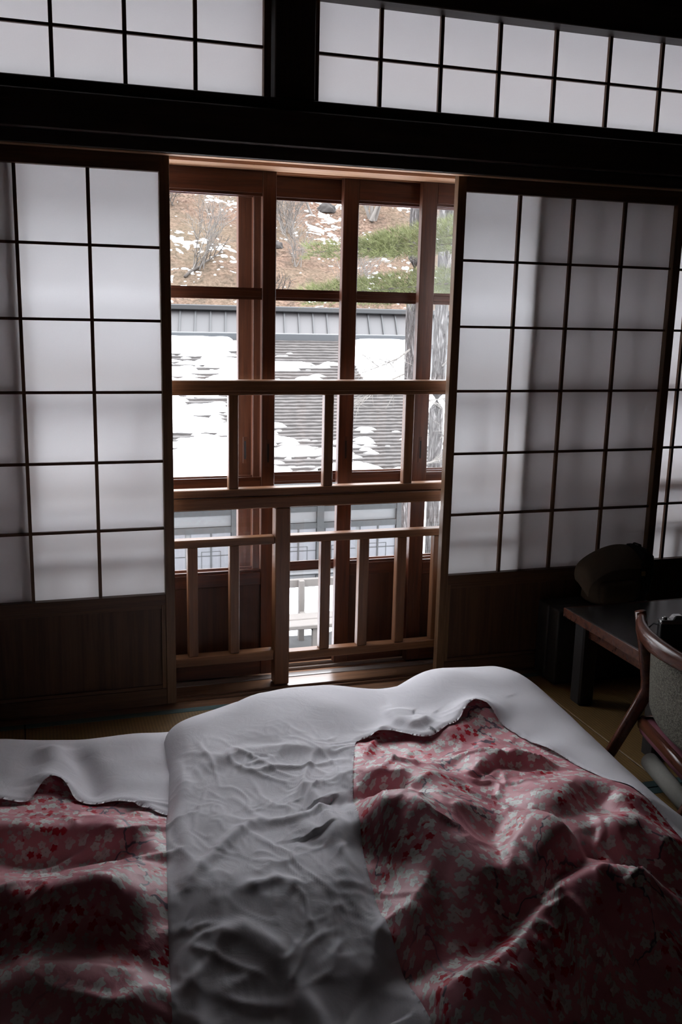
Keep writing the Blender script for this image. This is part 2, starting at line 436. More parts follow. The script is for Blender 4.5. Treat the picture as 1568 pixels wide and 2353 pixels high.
# ------------------------------------------------------------------ room shell
XL, XR, YB, ZC = -1.45, 2.75, -4.3, 2.75
floor = empty('floor', (0, 0, -0.06)); tag(floor, 'tatami mat floor with dark teal cloth borders', 'floor', kind='structure')
box('subfloor', (XL-0.1, XR+0.1), (YB-0.1, -0.055), (-0.12, -0.056), M['board'], floor)
mat_src = None
for r in range(5):
    y1 = -0.057 - r*0.882; y0 = y1-0.878
    off = [-0.455, -1.335][r % 2]
    for k in range(-1, 3):
        x0 = off + k*1.762; x1 = x0+1.758
        x0c, x1c = max(x0, XL), min(x1, XR)
        if x1c-x0c < 0.05: continue
        y0c = max(y0, YB)
        if y1-y0c < 0.08: continue
        t = box('tatami_mat', (x0c, x1c), (y0c+0.030, y1-0.030), (-0.055, 0.0), M['tatami'], floor, 0.002)
        box('mat_border', (x0c, x1c), (y1-0.031, y1), (-0.055, 0.0008), M['heri'], floor, 0.001)
        box('mat_border', (x0c, x1c), (y0c, y0c+0.031), (-0.055, 0.0008), M['heri'], floor, 0.001)

def struct(name, label, cat, *a, **k):
    o = box(name, *a, **k); tag(o, label, cat, kind='structure'); return o
struct('wall_left', 'dark earth plaster wall on the left of the room', 'wall', (XL-0.1, XL), (YB, 0.3), (-0.1, ZC), M['plaster'])
struct('wall_right', 'dark earth plaster wall on the right of the room', 'wall', (XR, XR+0.1), (YB, 0.3), (-0.1, ZC), M['plaster'])
struct('wall_back', 'dark earth plaster wall behind the beds', 'wall', (XL-0.1, XR+0.1), (YB-0.1, YB), (-0.1, ZC), M['plaster'])
ceil = empty('ceiling', (0, 0, ZC)); tag(ceil, 'dark board ceiling of the room', 'ceiling', kind='structure')
nb = 12
for k in range(nb):
    y0 = YB + (0.3-YB)*k/nb; y1 = YB + (0.3-YB)*(k+1)/nb
    box('ceiling_board', (XL-0.1, XR+0.1), (y0+0.001, y1-0.001), (ZC, ZC+0.02), M['ceiling'], ceil)
box('ceiling_backing', (XL-0.1, XR+0.1), (YB-0.1, 0.3), (ZC+0.021, ZC+0.06), M['ceiling'], ceil)
# window wall: solid ends and the strip above the transoms
wf = empty('wall_window_side', (0, 0, 0)); tag(wf, 'dark plaster wall with timber around the sliding screens', 'wall', kind='structure')
box('end_panel', (2.24, XR), (0.0, 0.12), (-0.1, ZC), M['plaster'], wf)
box('top_panel', (XL, XR), (0.01, 0.12), (2.36, ZC), M['plaster'], wf)
struct('trim_1', 'dark corner pillar at the left end of the screens', 'pillar', (XL, -1.31), (-0.06, 0.14), (-0.1, 2.30), M['dark_z'], bevel=0.003)
struct('trim_2', 'dark corner pillar at the right end of the screens', 'pillar', (2.19, 2.31), (-0.06, 0.30), (-0.1, 2.30), M['dark_z'], bevel=0.003)
# lintel with real grooves along its underside
lin = empty('trim_3', (0, 0, 1.76)); tag(lin, 'wooden lintel with sliding grooves above the open screens', 'lintel', kind='structure')
X0, X1 = -1.31, 2.19
box('lintel_body', (X0, X1), (-0.05, 0.315), (1.775, 1.80), M['lintel'], lin)
for a, b in ((-0.05, -0.016), (0.0196, 0.0208), (0.0525, 0.168), (0.2085, 0.2135), (0.2505, 0.2545), (0.292, 0.315)):
    box('groove_strip', (X0, X1), (a, b), (1.76, 1.776), M['lintel'], lin)
box('lintel_face', (X0, X1), (-0.062, -0.05), (1.762, 1.80), M['dark_x'], lin, 0.002)
struct('trim_4', 'broad dark beam running above the screens', 'beam', (X0, X1), (-0.085, 0.10), (1.80, 1.905), M['dark_x'], bevel=0.004)
struct('trim_5', 'dark sill strip under the paper transom windows', 'trim', (X0, X1), (-0.055, 0.07), (1.905, 1.9435), M['dark_x'], bevel=0.003)
struct('trim_6', 'dark head beam over the paper transom windows', 'beam', (X0, X1), (-0.065, 0.07), (2.2436, 2.36), M['dark_x'], bevel=0.003)
struct('trim_7', 'dark post between the two paper transom windows', 'post', (0.345, 0.472), (-0.055, 0.07), (1.9436, 2.2435), M['dark_z'], bevel=0.003)
# threshold with grooves
sl = empty('trim_8', (0, 0, -0.06)); tag(sl, 'wooden threshold with sliding grooves under the open screens', 'threshold', kind='structure')
box('threshold_body', (X0, X1), (-0.055, 0.33), (-0.06, -0.009), M['sill'], sl)
for a, b in ((-0.055, -0.016), (0.0196, 0.0208), (0.0525, 0.128)):
    box('groove_strip', (X0, X1), (a, b), (-0.0092, -0.001), M['sill'], sl, 0.001)
for a, b in ((0.129, 0.166), (0.2085, 0.2135+0.004), (0.2505-0.003, 0.2545+0.003), (0.292, 0.33)):
    box('track_strip', (X0, X1), (a, b), (-0.0092, 0.001), M['track'], sl, 0.001)

# outside: unseen overhang added to shade the paper transoms
ev = empty('added_eave', (0.4, 0.45, 2.32)); tag(ev, 'unseen timber overhang added to shade the transom windows', 'added_eave', kind='structure')
for k in range(3):
    box('eave_board', (XL-0.3, XR+0.3), (0.121+0.10*k, 0.219+0.10*k), (2.33, 2.35), M['ceiling'], ev)
box('fascia', (XL-0.3, XR+0.3), (0.422, 0.445), (2.30, 2.37), M['ceiling'], ev)
box('eave_deck', (XL-0.3, XR+0.3), (0.121, 0.42), (2.351, 2.40), M['ceiling'], ev)

# ------------------------------------------------------------------ paper screens
CW_, CH_ = 0.2075, 0.22095
ZT, ZB = 1.7137, 1.7137-6*0.22095
pane_me = {}
def paper_pane(parent, x0, x1, z0, z1, y):
    key = (round(x1-x0, 4), round(z1-z0, 4))
    if key not in pane_me:
        w, h = key; me = bpy.data.meshes.new('paper_pane')
        me.from_pydata([(-w/2, 0, -h/2), (w/2, 0, -h/2), (w/2, 0, h/2), (-w/2, 0, h/2)], [], [(0, 1, 2, 3)])
        me.materials.append(M['paper']); pane_me[key] = me
    o = link_mesh('paper_pane', pane_me[key], None, parent)
    o.location = Vector(((x0+x1)/2, y, (z0+z1)/2)) - root_offset(parent)
    return o
def lattice(parent, xs, zs, y, bar=0.0105, hbar=0.0085, depth=0.013):
    """inner bars at every xs/zs except the outer ones, one paper pane in each opening"""
    for x in xs[1:-1]:
        box('lattice_bar', (x-bar/2, x+bar/2), (y, y+depth), (zs[0], zs[-1]), M['shoji_z'], parent)
    for z in zs[1:-1]:
        box('lattice_bar', (xs[0], xs[-1]), (y+0.0005, y+depth-0.001), (z-hbar/2, z+hbar/2), M['shoji_x'], parent)
    for i in range(len(xs)-1):
        for j in range(len(zs)-1):
            paper_pane(parent, xs[i]-0.001, xs[i+1]+0.001, zs[j]-0.001, zs[j+1]+0.001, y+depth+0.0006)
def shoji(name, x_in, y, label):
    """x_in: inner edge of the left stile; y: front face of the lattice"""
    sw = 0.0313
    xa, xb = x_in-sw, x_in+4*CW_+sw
    d = empty(name, ((xa+xb)/2, y, 0)); tag(d, label, 'sliding screen', kind='structure')
    ya, yb = y-0.0115, y+0.0195
    box('stile', (xa, x_in), (ya, yb), (0.002, 1.768), M['shoji_z'], d, 0.0015)
    box('stile', (xb-sw, xb), (ya, yb), (0.002, 1.768), M['shoji_z'], d, 0.0015)
    box('top_rail', (x_in, xb-sw), (ya+0.001, yb-0.001), (ZT, 1.768), M['shoji_x'], d, 0.001)
    box('middle_rail', (x_in, xb-sw), (ya+0.001, yb-0.001), (ZB-0.036, ZB), M['shoji_x'], d, 0.001)
    box('bottom_rail', (x_in, xb-sw), (ya+0.001, yb-0.001), (0.002, 0.058), M['shoji_x'], d, 0.001)
    # moulding around the board, then the board itself
    z0, z1 = 0.058, ZB-0.036
    box('board_moulding', (x_in, x_in+0.014), (ya+0.004, yb-0.004), (z0, z1), M['shoji_z'], d, 0.001)
    box('board_moulding', (xb-sw-0.014, xb-sw), (ya+0.004, yb-0.004), (z0, z1), M['shoji_z'], d, 0.001)
    box('board_moulding', (x_in+0.014, xb-sw-0.014), (ya+0.004, yb-0.004), (z1-0.014, z1), M['shoji_x'], d, 0.001)
    box('board_moulding', (x_in+0.014, xb-sw-0.014), (ya+0.004, yb-0.004), (z0, z0+0.012), M['shoji_x'], d, 0.001)
    box('lower_board', (x_in+0.010, xb-sw-0.010), (y, y+0.006), (z0+0.005, z1-0.005), M['board'], d)
    lattice(d, [x_in+CW_*k for k in range(5)], [ZB+CH_*k for k in range(7)], y)
    return d
shoji('door_1', -0.0-4*CW_, 0.0, 'sliding paper screen left of the open gap, on the room side')
shoji('door_2', 1.0131, 0.0, 'sliding paper screen right of the open gap, behind the backpack')
shoji('door_3', -0.418-0.0313-4*CW_, 0.0325, 'paper screen behind the left screen, seen as a darker strip at the left edge')
shoji('door_4', 1.296+0.0313, 0.0325, 'paper screen behind the right screen, reaching past it at the right edge')

RC, RD, RZ = 0.20615, 0.1503, 1.9435
def transom(name, xs, label):
    d = empty(name, ((xs[0]+xs[-1])/2, 0, RZ)); tag(d, label, 'window', kind='structure')
    zs = [RZ+0.0005+RD*k for k in range(3)]
    ya, yb = -0.012, 0.022
    box('stile', (xs[0]-0.022, xs[0]), (ya, yb), (zs[0], zs[-1]), M['shoji_z'], d, 0.001)
    box('stile', (xs[-1], xs[-1]+0.022), (ya, yb), (zs[0], zs[-1]), M['shoji_z'], d, 0.001)
    lattice(d, xs, zs, 0.0, bar=0.0115, hbar=0.0085)
transom('window_1', [0.3213-RC*k for k in range(7, -1, -1)], 'paper transom window at upper left, cut by the frame edge')
transom('window_2', [0.4952+RC*k for k in range(0, 9)], 'long paper transom window at upper right above the beam')

# ------------------------------------------------------------------ glazed doors
def glazed(name, xa, xb, yf, label, stile=(0.047, 0.047), panel=True, handle=None, dark=False):
    d = empty(name, ((xa+xb)/2, yf+0.015, 0)); tag(d, label, 'glass door', kind='structure')
    ya, yb = yf, yf+0.030
    x0, x1 = xa+stile[0], xb-stile[1]
    box('stile', (xa, x0), (ya, yb), (0.0025, 1.772), M['door_z'], d, 0.002)
    box('stile', (x1, xb), (ya, yb), (0.0025, 1.772), M['door_z'], d, 0.002)
    def rail(n, z0, z1, inset=0.0):
        box(n, (x0, x1), (ya+0.001+inset, yb-0.001-inset), (z0, z1), M['door_x'], d, 0.0015)
    rail('top_rail', 1.690, 1.771)
    rail('glazing_bar', 1.355, 1.376, 0.003)
    rail('glazing_bar', 0.703, 0.728, 0.002)
    spans = [(1.376, 1.690), (0.728, 1.355)]
    if panel:
        rail('middle_rail', 0.345, 0.392)
        spans.append((0.392, 0.703))
        rail('bottom_rail', 0.003, 0.060)
        box('lower_board', (x0-0.004, x1+0.004), (ya+0.012, ya+0.019), (0.060, 0.345), M['door_board'], d)
    else:
        rail('glazing_bar', 0.372, 0.390, 0.003)
        spans += [(0.390, 0.703), (0.045, 0.372)]
        rail('bottom_rail', 0.003, 0.045)
    for z0, z1 in spans:
        gm = bpy.data.meshes.new('glass_pane'); gw, gh = (x1-x0)/2+0.003, (z1-z0)/2+0.003
        gm.from_pydata([(-gw, 0, -gh), (gw, 0, -gh), (gw, 0, gh), (-gw, 0, gh)], [], [(0, 1, 2, 3)])
        go = link_mesh('glass_pane', gm, M['glass'], d); go.location = Vector(((x0+x1)/2, ya+0.014, (z0+z1)/2))-root_offset(d)
        # slim glazing beads around the pane
        b = 0.009
        box('glazing_bead', (x0, x1), (ya+0.006, ya+0.0125), (z1-b, z1), M['door_x'], d)
        box('glazing_bead', (x0, x1), (ya+0.006, ya+0.0125), (z0, z0+b), M['door_x'], d)
    for side in (handle or ()):
        hx = (xa+x0)/2 if side == 'l' else (x1+xb)/2
        h = box('finger_pull', (hx-0.0075, hx+0.0075), (ya-0.0015, ya+0.002), (0.775, 0.870), M['door_z'], d, 0.001)
        box('pull_slot', (hx-0.003, hx+0.003), (ya-0.0022, ya+0.001), (0.790, 0.855), M['webbing'], h)
    return d
glazed('door_5', -0.495, 0.409, 0.173, 'glazed wooden sliding door at left of the opening, nearest the railing', handle='r')
glazed('door_6', -0.530, 0.376, 0.2165, 'glazed wooden sliding door hidden behind the left glazed door', stile=(0.04, 0.036))
glazed('door_7', 0.296, 1.200, 0.2575, 'outermost full-glass sliding door between the two paneled glass doors', stile=(0.050, 0.05), panel=False, handle='l')
glazed('door_8', 0.657, 1.560, 0.2165, 'glazed wooden door with panel, its left stile right of centre', stile=(0.056, 0.05), handle='l')
glazed('door_9', 0.931, 1.830, 0.173, 'glazed wooden sliding door beside the right paper screen', stile=(0.057, 0.05), handle='l')
glazed('door_10', -1.305, -0.485, 0.2575, 'glazed wooden sliding door behind the far left paper screens')
glazed('door_11', 1.50, 2.185, 0.2575, 'glazed wooden sliding door behind the far right paper screens')

# ------------------------------------------------------------------ railing
rl = empty('wooden_railing', (0.48, 0.09, 0.0)); tag(rl, 'two-tier wooden railing with balusters across the open window', 'railing')
RX0, RX1 = -1.30, 2.18
ry = (0.071, 0.113)
box('handrail', (RX0, RX1), (0.068, 0.118), (1.046, 1.083), M['rail_x'], rl, 0.003)
box('handrail_underside', (RX0, RX1), (0.071, 0.115), (1.034, 1.046), M['rail_x'], rl, 0.002)
box('upper_bottom_rail', (RX0, RX1), (0.070, 0.114), (0.690, 0.717), M['rail_x'], rl, 0.003)
box('crossbeam', (RX0, RX1), (0.064, 0.118), (0.648, 0.6885), M['rail_x'], rl, 0.004)
for px0, px1 in ((0.389, 0.442),):
    box('post', (px0, px1), (0.062, 0.116), (0.001, 0.647), M['rail_z'], rl, 0.003)
for k, (a, b) in enumerate(((RX0, 0.3885), (0.4425, RX1))):
    box('middle_rail', (a, b), (0.070, 0.112), (0.519, 0.546), M['rail_x'], rl, 0.003)
    box('bottom_rail', (a, b), (0.070, 0.112), (0.094 if k == 0 else 0.087, 0.129 if k == 0 else 0.118), M['rail_x'], rl, 0.003)
def balusters(xs, z0, z1, w=0.0335):
    src = None
    for x in xs:
        if src is None:
            src = box('baluster', (x-w/2, x+w/2), (0.0745, 0.1075), (z0, z1), M['rail_z'], rl, 0.0025); base = src.location.copy(); bx = x
        else: copy_part(src, base+Vector((x-bx, 0, 0)), rl)
balusters([0.2445-0.322*k for k in range(0, 5)] + [0.5775, 0.875, 1.18, 1.49, 1.80], 0.7165, 1.0345)
balusters([0.2480, 0.1035, -0.05, -0.20, -0.35, -0.5, -0.65, -0.8, -0.95, -1.1], 0.1285, 0.5195, 0.034)
balusters([0.576, 0.720, 0.8645, 1.008, 1.15, 1.30, 1.44, 1.59, 1.73, 1.88, 2.02], 0.1175, 0.5195, 0.0365)

# ------------------------------------------------------------------ duvets (height fields in metres)
#HF-BEGIN
def _perlin(x, y, seed=0):
    rng = np.random.RandomState(seed); perm = rng.permutation(256); g = rng.rand(256)*2*np.pi
    xi = np.floor(x).astype(int); yi = np.floor(y).astype(int); xf = x-xi; yf = y-yi
    u = xf*xf*xf*(xf*(xf*6-15)+10); v = yf*yf*yf*(yf*(yf*6-15)+10)
    def gr(ix, iy, fx, fy):
        a = g[perm[(perm[ix & 255]+iy) & 255]]; return np.cos(a)*fx+np.sin(a)*fy
    n0 = gr(xi, yi, xf, yf)*(1-u)+gr(xi+1, yi, xf-1, yf)*u
    n1 = gr(xi, yi+1, xf, yf-1)*(1-u)+gr(xi+1, yi+1, xf-1, yf-1)*u
    return (n0*(1-v)+n1*v)*1.5
def _ridged(x, y, seed):
    wx = _perlin(x*0.7, y*0.7, seed+5); wy = _perlin(x*0.7+9, y*0.7+3, seed+6)
    n = 1-np.abs(_perlin(x+0.9*wx, y+0.9*wy, seed)); return n**3
def _crease(x, y, seed, w=0.10):
    wx = _perlin(x*0.6+3, y*0.6, seed+5); wy = _perlin(x*0.6+9, y*0.6+3, seed+6)
    n = _perlin(x+0.8*wx, y+0.8*wy, seed); k = np.clip(_perlin(x*0.55+7, y*0.55+2, seed+9)*1.6+0.35, 0, 1)
    return np.exp(-(n/w)**2)*k
def _crest(x, y, pl, A, w, wf=0.0):
    pl = np.array(pl); best = np.full(x.shape, 1e9); tt = np.zeros(x.shape); sg = np.zeros(x.shape)
    seg = np.linalg.norm(np.diff(pl, axis=0), axis=1); tot = seg.sum(); acc = 0.0
    for i in range(len(pl)-1):
        a, b = pl[i], pl[i+1]; d = b-a; l2 = d@d
        t = np.clip(((x-a[0])*d[0]+(y-a[1])*d[1])/l2, 0, 1)
        q = (x-a[0]-t*d[0])**2+(y-a[1]-t*d[1])**2
        m = q < best; best = np.where(m, q, best); tt = np.where(m, acc+t*seg[i], tt); acc += seg[i]
        sg = np.where(m, d[0]*(y-a[1])-d[1]*(x-a[0]), sg)
    s = tt/tot; taper = np.clip(np.minimum(s, 1-s)*4.0+0.35, 0, 1)
    if wf:   # wf: width of the far side, w: width of the near side
        n = np.sqrt(best)*np.sign(sg); k = _sstep(n/0.03+0.5)
        return A*taper*(np.exp(-best/(wf*wf))*k+np.exp(-(best/(w*w))**1.4)*(1-k))
    return A*taper*np.exp(-best/(w*w))
def _sstep(t):
    t = np.clip(t, 0, 1); return t*t*(3-2*t)
def _g(x, y, cx, cy, sx, sy, A): return A*np.exp(-((x-cx)/sx)**2-((y-cy)/sy)**2)
def _smin(vals, k):
    e = sum(np.exp(-np.clip(v, -1, 1)/k) for v in vals); return -k*np.log(e)
def _prof(d, r):
    t = np.clip(d/r, 0, 1); return np.sqrt(np.clip(1-(1-t)**2, 0, 1))
CR=[
 ([(0.269,-1.148),(0.327,-1.135),(0.377,-1.144),(0.415,-1.198),(0.431,-1.324),(0.446,-1.435)],0.065,0.04,0.1),
 ([(0.231,-1.284),(0.284,-1.287),(0.346,-1.308),(0.380,-1.373),(0.407,-1.488),(0.423,-1.572),(0.452,-1.614)],0.09,0.055,0.085),
 ([(0.452,-1.614),(0.522,-1.536),(0.593,-1.479),(0.673,-1.456)],0.08,0.05,0.09),
 ([(0.577,-1.133),(0.651,-1.087),(0.726,-1.082),(0.825,-1.143)],0.032,0.026,0.06),
 ([(0.603,-0.901),(0.728,-0.823),(0.828,-0.780)],0.025,0.05,0.06),
 ([(0.629,-1.388),(0.746,-1.298),(0.824,-1.264),(0.879,-1.323),(0.862,-1.431)],0.045,0.045,0.08),
 ([(0.742,-1.466),(0.836,-1.455),(0.882,-1.539)],0.05,0.04,0.06),
 ([(0.231,-1.710),(0.314,-1.708),(0.382,-1.708),(0.462,-1.672),(0.580,-1.611),(0.674,-1.585),(0.759,-1.608),(0.840,-1.662)],0.085,0.1,0.055),
 ([(0.191,-1.603),(0.277,-1.536),(0.362,-1.441)],0.03,0.04,0.05),
 ([(0.193,-1.727),(0.282,-1.746),(0.362,-1.701)],0.03,0.05,0.05),
 ([(0.266,-1.786),(0.360,-1.823),(0.404,-1.928)],0.03,0.06,0.06),
]
CL=[
 ([(-0.943,-1.00),(-0.543,-1.039),(-0.435,-1.062),(-0.309,-1.089),(-0.219,-1.126),(-0.141,-1.210)],0.06,0.06),
 ([(-0.9,-1.28),(-0.528,-1.301),(-0.433,-1.333),(-0.377,-1.345),(-0.304,-1.337),(-0.246,-1.335),(-0.158,-1.374)],0.075,0.075),
 ([(-0.402,-1.403),(-0.299,-1.384),(-0.230,-1.424),(-0.176,-1.505)],0.03,0.05),
 ([(-0.504,-1.475),(-0.388,-1.483),(-0.286,-1.536),(-0.196,-1.652)],0.03,0.07),
 ([(-0.419,-0.814),(-0.366,-0.686),(-0.386,-0.577)],0.02,0.05),
 ([(-0.320,-0.594),(-0.291,-0.706),(-0.278,-0.852)],-0.02,0.04),
]
CW=[
 ([(-0.087,-0.806),(-0.080,-0.953),(-0.120,-1.092),(-0.111,-1.226),(-0.140,-1.367)],0.02,0.03),
 ([(-0.030,-0.896),(0.088,-0.852),(0.240,-0.879),(0.340,-0.931)],0.012,0.04),
 ([(0.255,-0.908),(0.200,-1.027),(0.162,-1.126)],0.012,0.014),
 ([(-0.132,-1.370),(-0.031,-1.248),(0.041,-1.174),(0.063,-1.161)],0.016,0.022),
 ([(0.059,-1.179),(0.133,-1.199),(0.218,-1.182)],0.012,0.02),
 ([(-0.028,-1.413),(0.044,-1.402),(0.090,-1.430)],0.012,0.02),
 ([(0.190,-1.024),(0.198,-1.217),(0.186,-1.409),(0.181,-1.558)],0.014,0.025),
 ([(-0.112,-1.505),(-0.045,-1.496),(0.020,-1.568)],0.012,0.03),
 ([(-0.154,-1.519),(-0.150,-1.642),(-0.140,-1.752)],0.016,0.03),
 ([(0.005,-1.563),(0.061,-1.702),(0.098,-1.819)],0.012,0.03),
]
def _edge_L(x, y):
    yf = -0.40 + 0.02*np.sin(x*9.0) - 0.05*np.clip((x+0.2)/0.3, 0, 1)
    return x+1.38, 0.13-x, yf-y, y+2.75
def h_left(x, y):
    a, b, c, d = _edge_L(x, y)
    e = _smin([a, b, c, d], 0.02)
    H = 0.155 + 0.02*_perlin(x*2.2+3, y*2.2, 3) + 0.006*_perlin(x*9, y*9, 4)
    for pl, A, w in CL: H = H + _crest(x, y, pl, A*1.15, w*0.85, 1.5*w if A > 0.05 else 0.0)
    H = H + (0.012*_crease(x*4, y*7, 31, 0.14)+0.006*_crease(x*9, y*14, 32, 0.16))*np.clip((-0.8-y)*5, 0, 1)
    H = H - 0.14*_sstep((-1.30-y)/0.62)
    return _prof(e, 0.17)*H
def _edge_R(x, y):
    xl = np.interp(-y, [0.4, 0.6, 0.8, 1.1, 1.5, 1.8, 2.7], [-0.06, -0.085, -0.095, -0.14, -0.185, -0.21, -0.26])
    xr = np.interp(-y, [0.3, 0.6, 0.9, 1.25, 2.0, 2.7], [1.13, 1.15, 1.14, 1.12, 1.09, 1.08])
    yf = np.interp(x, [-0.2, 0.0, 0.2, 0.4, 0.62, 0.78, 0.95, 1.1, 1.2], [-0.66, -0.52, -0.40, -0.37, -0.43, -0.36, -0.38, -0.50, -0.66])
    return x-xl, xr-x, yf-y, y+2.72
def h_right(x, y):
    a, b, c, d = _edge_R(x, y)
    hl = h_left(x, y)
    e = _smin([a*1.5, b*0.9, c, d], 0.02)
    H = 0.205 + 0.012*_perlin(x*2.4, y*2.4, 11) + 0.005*_perlin(x*8, y*8, 12)
    H = H + _g(x, y, 0.28, -0.62, 0.22, 0.20, 0.030) + _g(x, y, 0.74, -0.60, 0.13, 0.16, 0.055) + _g(x, y, 0.95, -0.62, 0.13, 0.18, 0.045)
    H = H + _g(x, y, 0.55, -1.35, 0.28, 0.35, 0.03)
    up = 0.0
    for pl, A, wn, wf in CR: up = up + _crest(x, y, pl, A, wn, wf)**4
    H = H + up**0.25
    for pl, A, w in CW: H = H + _crest(x, y, pl, A*0.75, w*0.7)
    wl = np.clip((0.40-x)*6, 0, 1)*np.clip((-0.72-y)*5, 0, 1)*(1-0.55*_sstep((-1.25-y)/0.3))
    u, v = x*0.83+y*0.55, -x*0.55+y*0.83
    H = H + wl*(0.006*_perlin(u*7, v*4, 20)+0.007*_crease(u*7, v*3.5+1, 21, 0.10)+0.005*_crease(x*11, y*7, 22, 0.11)+0.0035*_crease(u*20, v*11, 24, 0.14)+0.0025*_crease(x*26, y*19, 26, 0.18))
    H = H + (1-wl)*np.clip((-0.75-y)*6, 0, 1)*np.clip((0.88-x)*8, 0, 1)*(0.014*_crease(x*5+4, y*6, 23, 0.13)+0.008*_crease(x*11+4, y*13, 25, 0.16))
    H = H - 0.185*_sstep((-1.33-y)/0.62)
    p = _prof(e, 0.17)
    return hl + p*np.maximum(H-hl, 0.0)
#HF-END
PINK_R = [(0.373,-0.888),(0.391,-0.862),(0.436,-0.861),(0.472,-0.857),(0.520,-0.876),(0.540,-0.909),(0.572,-0.917),(0.612,-0.889),(0.673,-0.865),(0.713,-0.827),(0.753,-0.803),(0.782,-0.799),(0.799,-0.848),(0.818,-0.901),(0.840,-0.962),(0.859,-1.028),(0.884,-1.068),(0.889,-1.136),(0.900,-1.191),(0.905,-1.260),(0.914,-1.344),(0.938,-1.448),(0.93,-1.56),(0.93,-2.60),
 (0.28,-2.60),(0.26,-1.95),(0.254,-1.876),(0.235,-1.704),(0.223,-1.631),(0.216,-1.540),(0.226,-1.424),(0.243,-1.316),(0.267,-1.197),(0.301,-1.089),(0.34,-0.98)]
PINK_L = [(-1.15,-0.83),(-0.6,-0.84),(-0.518,-0.862),(-0.44,-0.877),(-0.419,-0.845),(-0.399,-0.812),(-0.366,-0.80),(-0.341,-0.829),(-0.328,-0.870),(-0.288,-0.885),(-0.228,-0.90),(-0.182,-0.956),(-0.154,-0.999),(-0.05,-1.05),(0.0,-1.3),(0.0,-2.6),(-1.15,-2.6)]
def poly_sd(x, y, poly):
    """signed distance, positive inside"""
    P = np.array(poly); best = np.full(x.shape, 1e9); inside = np.zeros(x.shape, bool)
    n = len(P)
    for i in range(n):
        a, b = P[i], P[(i+1) % n]; d = b-a
        t = np.clip(((x-a[0])*d[0]+(y-a[1])*d[1])/(d@d), 0, 1)
        best = np.minimum(best, (x-a[0]-t*d[0])**2+(y-a[1]-t*d[1])**2)
        if a[1] != b[1]:
            cr = ((a[1] > y) != (b[1] > y)) & (x < (b[0]-a[0])*(y-a[1])/(b[1]-a[1])+a[0])
            inside ^= cr
    s = np.sqrt(best); return np.where(inside, s, -s)
def smooth_poly(poly, it=2):
    P = np.array(poly)
    for _ in range(it):
        Q = np.roll(P, -1, 0); P = np.stack([0.75*P+0.25*Q, 0.25*P+0.75*Q], 1).reshape(-1, 2)
    return P
def sheet(name, hf, edge, xr, yr, step, inside, extra, mat, parent, thick=0.0):
    """grid sheet on a height field, cut along inside(x,y)=0 with its border vertices snapped to the cut"""
    nx = int((xr[1]-xr[0])/step)+1; ny = int((yr[1]-yr[0])/step)+1
    gx, gy = np.meshgrid(np.linspace(xr[0], xr[1], nx), np.linspace(yr[0], yr[1], ny))
    # stretch each row between the duvet's own left and right edges
    u = (gx-xr[0])/(xr[1]-xr[0]); a0, b0, _c, _d = edge(gx, gy)
    gx = (gx-a0) + u*(a0+b0)
    s = inside(gx, gy)
    e = 1e-4
    near = np.abs(s) < 0.75*step
    dx = (inside(gx+e, gy)-inside(gx-e, gy))/(2*e); dy = (inside(gx, gy+e)-inside(gx, gy-e))/(2*e)
    g2 = np.maximum(dx*dx+dy*dy, 0.05)
    gx = np.where(near, gx-s*dx/g2, gx); gy = np.where(near, gy-s*dy/g2, gy)
    s = np.where(near, 0.0, s)
    z = hf(gx, gy)+extra(gx, gy, s)
    ok = s >= -1e-9
    f = ok[:-1, :-1] & ok[1:, :-1] & ok[:-1, 1:] & ok[1:, 1:]
    idx = np.arange(nx*ny).reshape(ny, nx)
    quads = np.stack([idx[:-1, :-1][f], idx[:-1, 1:][f], idx[1:, 1:][f], idx[1:, :-1][f]], 1)
    # cloth coordinates: true length along the folds, so a print is not stretched
    zz = z.copy()
    vv = np.zeros_like(gy); dl = np.sqrt(np.diff(gy, axis=0)**2+np.diff(zz, axis=0)**2)
    vv[:-1] = -np.cumsum(dl[::-1], axis=0)[::-1]
    uvs = np.stack([gx.ravel(), vv.ravel()], 1)
    A_, B_, C_, D_ = idx[:-1, :-1], idx[:-1, 1:], idx[1:, 1:], idx[1:, :-1]
    ka, kb, kc, kd = ok[:-1, :-1], ok[:-1, 1:], ok[1:, 1:], ok[1:, :-1]
    three = (ka.astype(int)+kb+kc+kd) == 3
    tri = [np.stack([p[0][three & ~p[3]], p[1][three & ~p[3]], p[2][three & ~p[3]]], 1) for p in
           ((B_, C_, D_, ka), (A_, C_, D_, kb), (A_, B_, D_, kc), (A_, B_, C_, kd))]
    tri = np.concatenate(tri)
    allv = np.concatenate([quads.ravel(), tri.ravel()])
    used, inv = np.unique(allv, return_inverse=True)
    loops = inv.copy(); quads = inv[:quads.size].reshape(-1, 4); tri = inv[quads.size:].reshape(-1, 3)
    co = np.stack([gx.ravel(), gy.ravel(), z.ravel()], 1)[used]
    off = np.array(root_offset(parent)) if parent else 0
    me = bpy.data.meshes.new(name)
    me.from_pydata((co-off).tolist(), [], quads.tolist()+tri.tolist())
    uvl = me.uv_layers.new(name='UVMap')
    uvl.data.foreach_set('uv', uvs[used][loops].astype(np.float32).ravel())
    me.shade_smooth()
    o = link_mesh(name, me, mat, parent)
    if thick:
        md = o.modifiers.new('hem', 'SOLIDIFY'); md.thickness = thick; md.offset = -1
    return o
PR, PL = smooth_poly(PINK_R), smooth_poly(PINK_L)
LIFT_R = [(0.47, -0.865, 0.05, 0.022), (0.735, -0.825, 0.05, 0.026), (0.55, -0.90, 0.05, 0.012), (0.86, -1.02, 0.05, 0.008)]
LIFT_L = [(-0.37, -0.82, 0.045, 0.035), (-0.20, -0.93, 0.07, 0.012), (-0.50, -0.86, 0.05, 0.012)]
